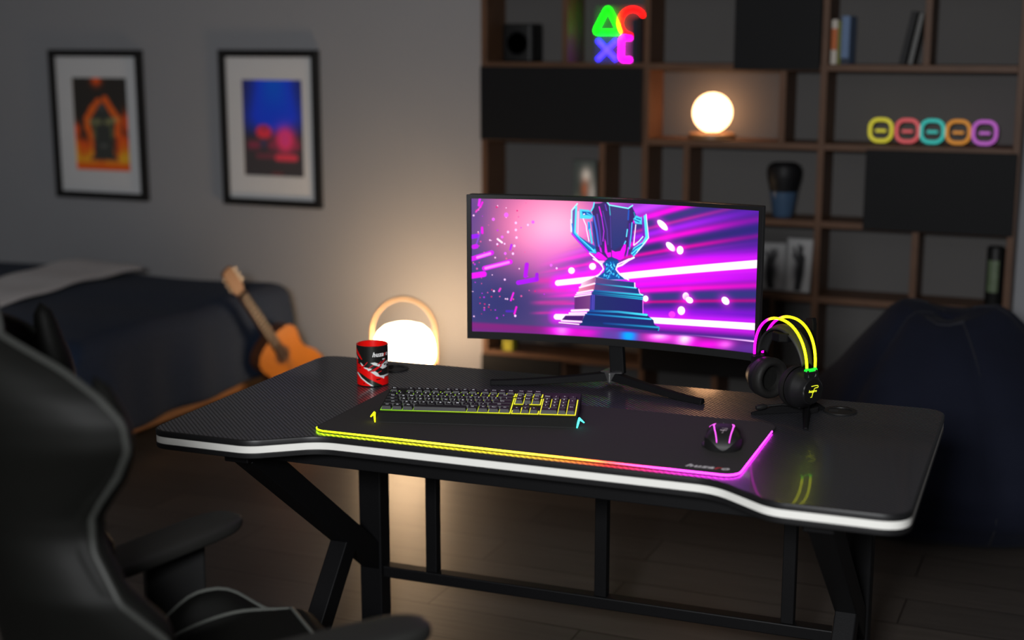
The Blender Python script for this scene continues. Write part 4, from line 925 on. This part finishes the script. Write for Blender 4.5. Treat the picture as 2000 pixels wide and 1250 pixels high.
def monitor():
    uc, vc = .8195, -.048
    t = thing('monitor', 'wide curved monitor showing a neon pink trophy picture', 'monitor', D(uc, vc, 0), YD)
    Wd, Hh = .728, .3585; R = 1.55; zb = .098
    def cyl(x, z, off):
        a = x/R; rr = R-off
        return (rr*math.sin(a), -(R-rr*math.cos(a)) , z)
    # surface curve: centre at y=0, sides towards the viewer (-y)
    def shell(x0, x1, z0, z1, y0, y1, n=32):
        m = MB(); vs = []
        for i in range(n+1):
            x = x0+(x1-x0)*i/n; a = x/R
            for (yo, z) in ((y0, z0), (y1, z0), (y1, z1), (y0, z1)):
                vs.append((math.sin(a)*R, -(R*(1-math.cos(a)))+yo, z))
        fs = []
        for i in range(n):
            for j in range(4): fs.append((i*4+j, i*4+(j+1) % 4, (i+1)*4+(j+1) % 4, (i+1)*4+j))
        fs += [(0, 1, 2, 3), (n*4+3, n*4+2, n*4+1, n*4)]
        m.add(vs, fs); return m
    arcw = Wd/2*1.009
    shell(-arcw, arcw, zb, zb+Hh, .003, .028).build('rear_shell', M_black, t, smooth=True, ang=35, bevel=.002)
    bz, bb = .0105, .0175
    f = MB()
    for a in ((-arcw, arcw, zb+Hh-.0095, zb+Hh, -.004, .003), (-arcw, arcw, zb, zb+bb, -.004, .003), (-arcw, -arcw+bz, zb+bb, zb+Hh-.0095, -.004, .003), (arcw-bz, arcw, zb+bb, zb+Hh-.0095, -.004, .003)):
        s = shell(*a, n=32 if a[1]-a[0] > .1 else 1); f.add(s.v, s.f)
    f.build('bezel', mat('glossy bezel', (.010, .010, .011), .28, spec=.5, noise=(30, .1)), t, smooth=True, ang=35)
    nu, nv = 700, 330
    xa, xb, za, zc = -arcw+bz, arcw-bz, zb+bb, zb+Hh-.0095
    def sf(i, j):
        x = xa+(xb-xa)*i; a = x/R
        return (math.sin(a)*R, -(R*(1-math.cos(a)))+.001, zc+(za-zc)*j)
    o = MB().grid(sf, nu, nv).build('screen', mat('screen panel', (.004, .004, .004), .3, spec=.3, attr='art', attr_emit=1.4), t, smooth=True, ang=180)
    jj, ii = np.mgrid[0:nv, 0:nu]; s = ii/(nu-1); q_ = jj/(nv-1)
    px = (1-q_)*(85+(1848-85)*s)+q_*(90+(1815-90)*s)
    bow = 4*s*(1-s)
    py = (1-q_)*(85+75*s+3*bow)+q_*(915+140*s-22*bow)
    art = screen_art(px, py)
    paint(o, np_lin(art.reshape(-1, 3)))
    # stand: slanted neck, wedge hub and two splayed legs
    MB().beam((.011, .012, .026), (-.010, .038, .20), .036, .022, up=(0, 1, 0)).build('neck', M_stand, t, bevel=.003)
    h = MB(); h.prism([(-.028, -.012), (0, -.03), (.028, -.012), (.020, .03), (-.020, .03)], .010, .036); 
    h.build('hub', mat('grey hub plastic', (.05, .05, .05), .35, spec=.5, noise=(30, .1)), t, bevel=.003)
    def leg(sg, tip):
        m = MB(); tx, ty = tip
        a = Vector((0, -.006, .024)); b = Vector((tx, ty, .006)); n_ = 10
        d = (b-a).normalized(); sd = Vector((0, 0, 1)).cross(d).normalized()
        vs = []; 
        for i in range(n_+1):
            s_ = i/n_; p = a.lerp(b, s_); w = .019-.009*s_; top_ = .024*(1-s_)**1.6+.0125; bot = .0005+.016*max(0, 1-s_*1.3)
            p = Vector((p.x, p.y, 0))
            vs += [p-sd*w+Vector((0, 0, bot)), p+sd*w+Vector((0, 0, bot)), p+sd*w*.55+Vector((0, 0, top_)), p-sd*w*.55+Vector((0, 0, top_))]
        fs = [(0, 1, 2, 3), (n_*4+3, n_*4+2, n_*4+1, n_*4)]
        for i in range(n_):
            for j in range(4): fs.append((i*4+j, i*4+(j+1) % 4, (i+1)*4+(j+1) % 4, (i+1)*4+j))
        m.add(vs, fs); m.build('leg', M_stand, t, bevel=.002)
    leg(-1, (.540-uc, -.152-vc)); leg(1, (1.070-uc, -.152-vc))
monitor()

# ================================================================== MOUSE
def logo(m, scale, fn, wid=.035):
    """lance emblem with lettering; fn maps flat (x,y) to the surface"""
    paths = [[(-.35, .62), (.25, .66), (.62, .64), (.74, .50), (.66, .40), (.20, .36), (.08, .20), (-.10, -.25), (-.22, -.68), (-.42, -.70)]]
    for P in paths:
        dense = []
        for a, b in zip(P[:-1], P[1:]):
            for s in np.linspace(0, 1, 6, endpoint=False): dense.append((a[0]+(b[0]-a[0])*s, a[1]+(b[1]-a[1])*s))
        dense.append(P[-1]); vs = []
        for i, p in enumerate(dense):
            a = dense[max(0, i-1)]; b = dense[min(len(dense)-1, i+1)]; dx, dy = b[0]-a[0], b[1]-a[1]; L_ = math.hypot(dx, dy)+1e-9
            nx, ny = -dy/L_*wid, dx/L_*wid
            vs += [fn((p[0]+nx)*scale, (p[1]+ny)*scale), fn((p[0]-nx)*scale, (p[1]-ny)*scale)]
        m.add(vs, [(2*i, 2*i+1, 2*i+3, 2*i+2) for i in range(len(dense)-1)])
    vs, fs, _ = text_mesh('huzaro', .42, .3, .012, res=2, space=1.05)
    m.add([fn((x-.12)*scale, (y+.02)*scale) for x, y, z in vs], fs)

def mouse():
    cu, cv = 1.1915, -.478
    t = thing('mouse', 'black gaming mouse with two pink light strips on the mat', 'computer mouse', D(cu, cv, PADH+.0003), YD+rad(12))
    L2, W2, Hm = .066, .039, .043
    def hgt(x, y):
        """top height; -y is the palm end (near the viewer)"""
        yy = (y+.014)/L2
        f = max(0, 1-abs(y/L2)**2.6)**.55; g = max(0, 1-abs(x/(W2*(1.0-.10*math.exp(-((y-.004)/.025)**2)+.10*(y < -.0)*min(1, -y/.03))))**3.0)**.5
        return .003+(Hm-.003)*f*g*(1-.20*max(0, yy)**1.5)
    def body(i, j):
        # concentric parametrisation
        a = i*2*PI; rr = math.sin(j*PI/2)**.9
        wx = W2*(1-.10*math.exp(-((L2*rr*math.sin(a)-.004)/.025)**2)+.10*(math.sin(a) < 0)*min(1, -L2*math.sin(a)*rr/.03))
        ex = lambda c, e: math.copysign(abs(c)**e, c)
        x = wx*ex(math.cos(a), .85)*rr*.9995; y = L2*ex(math.sin(a), .85)*rr*.9995
        return (x, y, hgt(x, y))
    m = MB(); m.grid(body, 72, 30, closed_u=True)
    bot = [body(i/72., 1.) for i in range(72)]
    m.add([(x, y, z) for x, y, z in bot]+[(x*.97, y*.97, .0008) for x, y, z in bot], [(i, 72+i, 72+(i+1) % 72, (i+1) % 72) for i in range(72)]+[tuple(72+i for i in range(72))])
    m.build('shell', mat('mouse soft black', (.009, .009, .009), .5, spec=.3, noise=(60, .1)), t, smooth=True, ang=60)
    pk = glow('mouse pink light', (1, .10, .95), 1.6)
    def strip(P, ws):
        mm = MB(); vs = []
        dense = []; wd = []
        for (a, b, wa, wb) in zip(P[:-1], P[1:], ws[:-1], ws[1:]):
            for s in np.linspace(0, 1, 8, endpoint=False): dense.append((a[0]+(b[0]-a[0])*s, a[1]+(b[1]-a[1])*s)); wd.append(wa+(wb-wa)*s)
        dense.append(P[-1]); wd.append(ws[-1])
        for i, (p, w) in enumerate(zip(dense, wd)):
            a = dense[max(0, i-1)]; b = dense[min(len(dense)-1, i+1)]; dx, dy = b[0]-a[0], b[1]-a[1]; L_ = math.hypot(dx, dy)+1e-9
            nx, ny = -dy/L_*w, dx/L_*w
            for sgn in (1, -1): x, y = p[0]+nx*sgn, p[1]+ny*sgn; vs.append((x, y, hgt(x, y)+.0006))
        mm.add(vs, [(2*i, 2*i+1, 2*i+3, 2*i+2) for i in range(len(dense)-1)])
        o = mm.build('light_strip', pk, t, smooth=True); s = o.modifiers.new('thick', 'SOLIDIFY'); s.thickness = .0008; s.offset = 0
    strip([(-.0125, -.0605), (-.0180, -.030), (-.0200, .000), (-.0195, .012), (-.0185, .030)], [.0010, .0012, .0013, .0024, .0026])
    strip([(.0125, -.0605), (.0185, -.030), (.0210, .000), (.0205, .012), (.0195, .030)], [.0010, .0012, .0013, .0024, .0022])
    strip([(-.0185, .030), (-.024, .034), (-.029, .028)], [.0018, .0014, .0009])
    lm = MB(); logo(lm, .0105, lambda x, y: (x+.001, -.034+y*1.15, hgt(x+.001, -.034+y*1.15)+.0004), .03)
    lm.build('emblem', glow('pale emblem', (.55, .45, .5), .8), t)
    MB().tube([(0, .0405, .020), (0, .0445, .0315), (0, .0485, .020)], .003, 10).build('scroll_wheel', M_black2, t, smooth=True)
    MB().sphere((-.0355, -.008, .012), .006, 12, 8, (.55, 2.4, .8)).build('thumb_button', M_black2, t, smooth=True)
    MB().sphere((-.0375, -.018, .004), .006, 12, 8, (1.1, 3.4, .5)).build('thumb_rest', M_black, t, smooth=True)
mouse()

# ================================================================== HEADSET STAND + HEADSET
ARM = Vector((-.628, -.778)).normalized(); AX = Vector((.778, -.628)).normalized()
PU, PV = 1.3045, -.1276
def stand():
    t = thing('headset_stand', 'black angular headset stand near the back right of the desk', 'headset stand', D(PU, PV, 0), YD)
    # local: arm dir = ARM, across = AX
    R3 = Matrix(((AX.x, -ARM.x, 0), (AX.y, -ARM.y, 0), (0, 0, 1))).to_4x4()   # local x=across, y=away from arm
    m = MB()
    pr = [(-.020, .004), (.016, .004), (.018, .05), (.016, .205), (.012, .218), (-.010, .214), (-.022, .19), (-.024, .05)]
    m.add([(x, -.006, z) for x, z in pr]+[(x, .006, z) for x, z in pr], [tuple(range(8)), tuple(range(15, 7, -1))]+[(i, 8+i, 8+(i+1) % 8, (i+1) % 8) for i in range(8)]); m.xf(R3)
    m.build('upright', M_stand, t, bevel=.002)
    m = MB(); m.prism([(-.016, .0), (.016, .0), (.024, -.085), (.012, -.100), (-.012, -.100), (-.024, -.085)], .172, .192); m.xf(R3); m.build('holder_arm', M_stand, t, bevel=.003)
    def leg(tip):
        mm = MB(); b = Vector((tip[0]-PU, tip[1]-PV, 0)); a = Vector((0, 0, 0)); d = b.normalized(); sd = Vector((-d.y, d.x, 0))
        vs = []
        for p, w, h in ((a, .010, .036), (b*.5, .008, .02), (b, .006, .006)):
            vs += [p-sd*w+Vector((0, 0, .0004)), p+sd*w+Vector((0, 0, .0004)), p+sd*w*.4+Vector((0, 0, h)), p-sd*w*.4+Vector((0, 0, h))]
        fs = [(0, 1, 2, 3), (11, 10, 9, 8)]
        for i in range(2):
            for j in range(4): fs.append((i*4+j, i*4+(j+1) % 4, (i+1)*4+(j+1) % 4, (i+1)*4+j))
        mm.add(vs, fs); mm.build('leg', M_stand, t, bevel=.0015)
    leg((1.194, -.204)); leg((1.330, -.290)); leg((PU+.035, PV+.03))
    mm = MB(); mm.prism([(x, y) for x, y in rrect(-.024, .024, -.018, .018, .008, 4)], .0004, .012); mm.xf(R3); mm.build('foot_plate', M_black2, t, bevel=.002)
stand()

def headset():
    cu, cv = 1.2565, -.1696
    # local frame: x = ear to ear (right cup +x, towards viewer's right), y = away along -ARM, z up
    ang = math.atan2(AX.y, AX.x)
    t = thing('gaming_headset', 'black gaming headset with yellow and pink glowing arcs hanging on the stand', 'headset', D(cu, cv, 0), YD+ang)
    zc = .0735; top = .2195; RX = .0886
    rows = []
    led = mat('headset led', (.02, .02, .02), .4, attr='art', attr_emit=1.)
    ze = .1225
    def arcpts(yoff, splay, n=44, rx=RX, zt=top):
        P = []
        for i in range(n+1):
            a = PI-PI*i/n; s = math.sin(a)
            P.append((rx*math.copysign(abs(math.cos(a))**.92, math.cos(a)), yoff*(1+splay*s), ze+(zt-ze)*s**.95 if s > 0 else ze))
        return P
    for yo in (-.0117, .0117):
        P = arcpts(yo, .5)
        o = MB().tube(P, .0030, 10).build('light_arc', led, t, smooth=True, ang=180)
        vx = np.array([v.co[0] for v in o.data.vertices]); vz = np.array([v.co[2] for v in o.data.vertices])
        cc = np.zeros((len(vx), 3))
        stops = [(-RX, (1, 0, .9)), (-.045, (1, 0, .75)), (-.036, (1, .06, .05)), (-.024, (1, .80, 0)), (.0, (1, .95, 0)), (RX, (.92, .95, 0))]
        for i in range(3): cc[:, i] = np.interp(vx, [a for a, _ in stops], [b[i] for _, b in stops])
        g = np.clip((ze+.008-vz)/.008, 0, 1)*(vx > 0); cc = cc*(1-g[:, None])+np.array((.0, .95, .02))*g[:, None]
        paint(o, cc*3.0)
    gm = glow('headset green light', (.0, .8, .02), 2.2); pm = glow('headset pink light', (.9, 0, .8), 2.2)
    plabel(MB().box(RX-.004, RX+.004, -.0165, .0165, ze-.007, ze-.001).build('arc_end_light', gm, t, bevel=.002), 'green glowing end of the arcs')
    # suspended inner headband
    def strap(i, j):
        a = PI-PI*(.06+.88*i); s = math.sin(a)
        return ((RX-.010)*math.cos(a), (-.018+.036*j)*(.75+.5*s), .112+.089*s+(-.004+.008*abs(2*j-1)**2)*-1)
    o = MB().grid(strap, 40, 8).build('headband_strap', mat('elastic band', (.014, .014, .014), .6, noise=(90, .2)), t, smooth=True, ang=180)
    s = o.modifiers.new('thick', 'SOLIDIFY'); s.thickness = .004
    for sg in (-1, 1):
        n = 'right' if sg > 0 else 'left'
        yk = MB()
        yk.tube([(sg*(RX), -.012, ze-.004), (sg*(RX+.004), -.010, .105), (sg*(RX+.002), -.006, zc+.028)], .0052, 8).tube([(sg*RX, .012, ze-.004), (sg*(RX+.004), .010, .105), (sg*(RX+.002), .006, zc+.028)], .0052, 8)
        yk.box(sg*(RX+.002)-.005, sg*(RX+.002)+.005, -.016, .016, .098, ze-.006)
        yk.build('yoke', M_black2, t, smooth=True, ang=35)
        # ear cup, axis along x, outside at +sg
        tilt = Matrix.Translation((sg*.066, 0, zc)) @ Matrix.Rotation(sg*PI/2, 4, 'Y')
        cup = MB().lathe([(.001, .032), (.026, .032), (.030, .030), (.033, .020), (.043, .008), (.0455, .0), (.0455, -.010), (.040, -.012), (.001, -.012)], 48); cup.xf(tilt); c_ = cup.build('ear_cup', M_black2, t, smooth=True, ang=30)
        cs = MB(); prof = [(.026+.0, -.012), (.028, -.026), (.033, -.034), (.040, -.035), (.0455, -.030), (.0475, -.022), (.0465, -.013)]; cs.lathe(prof, 48, caps=False); cs.xf(tilt); cs.build('ear_cushion', mat('cushion leatherette', (.010, .0095, .009), .6, spec=.25, noise=(90, .15), bump=(200, .1)), c_, smooth=True, ang=180)
        inn = MB().lathe([(.001, -.0125), (.0275, -.0135)], 36, caps=False); inn.xf(tilt); inn.build('cushion_mesh', mat('cushion mesh', (.007, .007, .0065), .95, spec=.1, noise=(200, .4)), c_, smooth=True)
        pl = MB().lathe([(.001, .0335), (.0265, .0335), (.0285, .0318)], 40); pl.xf(tilt); pl.build('cap_plate', mat('gloss cap', (.006, .006, .006), .2, spec=.5, noise=(20, .1)), c_, smooth=True, ang=30)
        if sg > 0:
            lm = MB(); logo(lm, .0185, lambda x, y: (sg*(.066+.0338), x, zc+y), .035); plabel(lm.build('emblem', glow('yellow emblem', (.85, .9, .02), 1.6), c_), 'yellow glowing emblem')
    # microphone boom from the right cup, pointing towards the left front
    bo = MB().tube([(.070, -.012, zc-.040), (.045, .0, .030), (.010, -.012, .025), (-.004, -.045, .0225)], [.0035, .0026, .0024, .0024], 8); bm = bo.build('microphone_boom', M_black, t, smooth=True)
    MB().tube([(-.003, -.043, .0225), (-.0045, -.049, .022), (-.008, -.060, .0205), (-.0095, -.068, .020)], [.004, .0062, .0066, .0045], 12).build('microphone_tip', M_black, bm, smooth=True)
headset()

# ================================================================== GAMING CHAIR
def chair():
    h = 50.
    t = thing('gaming_chair', 'black leatherette racing-style gaming chair in the left foreground', 'chair', (-1.345, 1.905, 0), rad(h-90))
    # ---- backrest
    wt = [(.47, .20), (.60, .25), (.70, .25), (.763, .235), (.835, .20), (.858, .195), (.891, .20), (.917, .215), (.961, .245), (1.005, .272), (1.045, .272), (1.079, .25), (1.115, .205), (1.14, .16), (1.159, .125), (1.19, .115), (1.26, .12), (1.34, .10), (1.38, .07)]
    et = [(.47, .10), (.60, .16), (.70, .161), (.763, .11), (.835, .096), (.891, .105), (.917, .119), (.961, .149), (1.005, .167), (1.045, .169), (1.079, .149), (1.115, .115), (1.14, .079), (1.159, .052), (1.19, .055), (1.26, .05), (1.38, .03)]
    def yc(z): return -.275-.17*(z-.5)
    zs = list(np.linspace(.47, 1.38, 92))
    def front(i, j):
        z = zs[int(round(j*(len(zs)-1)))]; s = 2*i-1; w = interp(z, wt); e = interp(z, et)
        return (w*s, yc(z)+e*abs(s)**2.4+.012*math.cos(s*PI/2), z)
    def rear(i, j):
        x, y, z = front(i, j); s = 2*i-1
        return (x*1.0, y-.062*(1-abs(s)**6)**.5-.006, z)
    nu = 49
    m = MB(); m.grid(front, nu, len(zs)); o1 = len(m.v); m.grid(rear, nu, len(zs), flip=True)
    nz = len(zs)
    for j in range(nz-1):
        for c in (0, nu-1): m.f.append((j*nu+c, (j+1)*nu+c, o1+(j+1)*nu+c, o1+j*nu+c)); m.m.append(0)
    for i in range(nu-1):
        for j in (0, nz-1): m.f.append((j*nu+i, j*nu+i+1, o1+j*nu+i+1, o1+j*nu+i)); m.m.append(0)
    br_ = m.build('backrest', M_leather, t, smooth=True, ang=70)
    # soft side bolsters rising from the wings
    pp = MB()
    for sg in (0, 1):
        P = []
        for j in np.linspace(0, 1, nz):
            x, y, z = front(sg, j); P.append((x, y-.004, z))
        pp.tube(P, .0055, 8)
    tp = [front(i, 1) for i in np.linspace(0, 1, 16)]; pp.tube([(x, y-.004, z) for x, y, z in tp], .0055, 8)
    pp.build('edge_piping', mat('dark edge piping', (.019, .020, .018), .55, spec=.2, noise=(40, .1)), br_, smooth=True)
    for sg in (-1, 1):
        b = MB()
        P, Rr = [], []
        zt_ = 1.14 if sg < 0 else 1.10
        for z in np.linspace(.60, zt_, 30):
            w = interp(min(z, 1.04), wt) if sg < 0 else interp(z, wt); e = interp(min(z, 1.05), et); s_ = (z-.60)/(zt_-.60)
            P.append((sg*(w-.035), yc(z)+e-.012, z)); Rr.append(.034*math.sin(PI*min(1, max(.02, s_)))**.35)
        b.tube(P, Rr, 14); b.build('side_bolster', M_leather, br_, smooth=True, ang=180)
    # ---- seat
    def seat(i, j):
        s = 2*i-1; y = -.25+.50*j
        x = s*(.278-.05*max(0, (j-.75)/.25)**2)
        arch = .074*math.exp(-(abs(y-.042)/.092)**2.6)
        bol = float(sstep(.66, .86, np.array(abs(s))))
        z = .492+.040*float(sstep(-.15, .14, np.array(y)))*(1-bol)+arch*bol-.010*math.cos(s*PI/2)
        if abs(s) > .92: z -= .05*((abs(s)-.92)/.08)**2
        z -= .07*max(0, (j-.88)/.12)**2
        return (x, y, z)
    m = MB(); m.grid(seat, 61, 40)
    o1 = len(m.v)
    m.grid(lambda i, j: (lambda p: (p[0]*.97, -.245+.485*j, .40))(seat(i, j)), 61, 40, flip=True)
    for j in range(39):
        for c in (0, 60): m.f.append((j*61+c, (j+1)*61+c, o1+(j+1)*61+c, o1+j*61+c)); m.m.append(0)
    for i in range(60):
        for j in (0, 39): m.f.append((j*61+i, j*61+i+1, o1+j*61+i+1, o1+j*61+i)); m.m.append(0)
    st = m.build('seat', M_leather, t, smooth=True, ang=60)
    pp = MB()
    for sg in (-1, 1):
        P = [Vector(seat(.5+sg*.36, j))+Vector((0, 0, .002)) for j in np.linspace(.05, .86, 24)]
        pp.tube(P, .0035, 6)
        P = [Vector(seat(.5+sg*.445, j))+Vector((0, 0, .002)) for j in np.linspace(.02, .95, 26)]
        pp.tube(P, .0035, 6)
    P = [Vector(seat(.14+.72*s, .86))+Vector((0, 0, .002)) for s in np.linspace(0, 1, 24)]; pp.tube(P, .0035, 6)
    pp.build('seat_piping', M_piping, st, smooth=True)
    # ---- armrests
    for sg, cx, cy, rot in ((-1, -.250, -.042, 27.), (1, .315, .085, 2.)):
        a = MB()
        def pad_(i, j):
            an = i*2*PI; ex = lambda c, e: math.copysign(abs(c)**e, c)
            yl = -1+2*j; w = .050*(1-abs(yl)**5)**.5
            return (max(w, .0005)*ex(math.cos(an), .55), (.19 if sg < 0 else .165)*yl, .660+.010*j+(.0175*max(.03, (1-abs(yl)**9)**.5))*ex(math.sin(an), .6))
        a.grid(pad_, 32, 40, closed_u=True); a.xf(Matrix.Translation((cx, cy, 0)) @ Matrix.Rotation(rad(rot), 4, 'Z'))
        ap = a.build('armrest', mat('armrest rubber', (.010, .010, .009), .6, spec=.25, noise=(90, .1)), t, smooth=True, ang=180)
        px = -.335 if sg < 0 else .30
        MB().beam((px+.01*sg, .0, .38), (px, .0, .65), .034, .115, up=(0, 1, 0)).build('armrest_post', M_black, ap, bevel=.006)
        MB().box(min(px+.02*sg, px-sg*.20), max(px+.02*sg, px-sg*.20), -.04, .04, .372, .392).build('armrest_bracket', M_black, t, bevel=.003)
    # ---- mechanism, column and star base
    MB().box(-.10, .10, -.15, .12, .345, .40).build('mechanism', M_black, t, bevel=.008)
    MB().lathe([(.032, .09), (.032, .22), (.024, .225), (.024, .35)], 24).build('gas_column', M_black2, t, smooth=True, ang=30)
    for k_ in range(5):
        a_ = rad(72*k_+20); d = Vector((math.cos(a_), math.sin(a_), 0))
        MB().beam(d*.03+Vector((0, 0, .115)), d*.32+Vector((0, 0, .075)), .05, .035).build('base_leg', M_black, t, bevel=.006)
        w = MB().lathe([(.001, -.022), (.027, -.022), (.03, -.018), (.03, .018), (.027, .022), (.001, .022)], 24); w.xf(Matrix.Translation(d*.315+Vector((0, 0, .0305))) @ Matrix.Rotation(a_, 4, 'Z') @ Matrix.Rotation(PI/2, 4, 'X')); w.build('caster', M_black, t, smooth=True, ang=30)
        w = MB().tube([d*.315+Vector((0, 0, .05)), d*.315+Vector((0, 0, .075))], .008, 8)
chair()

# ================================================================== LIGHT
def area(name, loc, target, size, power, col, spread=180.):
    l = bpy.data.lights.new(name, 'AREA'); l.shape = 'RECTANGLE'; l.size, l.size_y = size; l.energy = power; l.color = col; l.spread = rad(spread)
    o = bpy.data.objects.new(name, l); COL.objects.link(o); o.location = loc
    o.rotation_euler = (Vector(target)-Vector(loc)).to_track_quat('-Z', 'Y').to_euler(); return o
# soft room light behind the photographer
kl = area('room_light', (-.25, -.45, 1.87), (-1.8, 3.6, .8), (.5, .4), 118, (.97, .98, 1.))
w = bpy.data.worlds.new('dusk'); SC.world = w; w.use_nodes = True
bg = w.node_tree.nodes['Background']; bg.inputs[0].default_value = (.55, .65, .9, 1); bg.inputs[1].default_value = .012
SC.cycles.max_bounces = 8; SC.cycles.caustics_reflective = False; SC.cycles.caustics_refractive = False
SC.cycles.sample_clamp_indirect = 4.0
SC.cycles.use_denoising = True
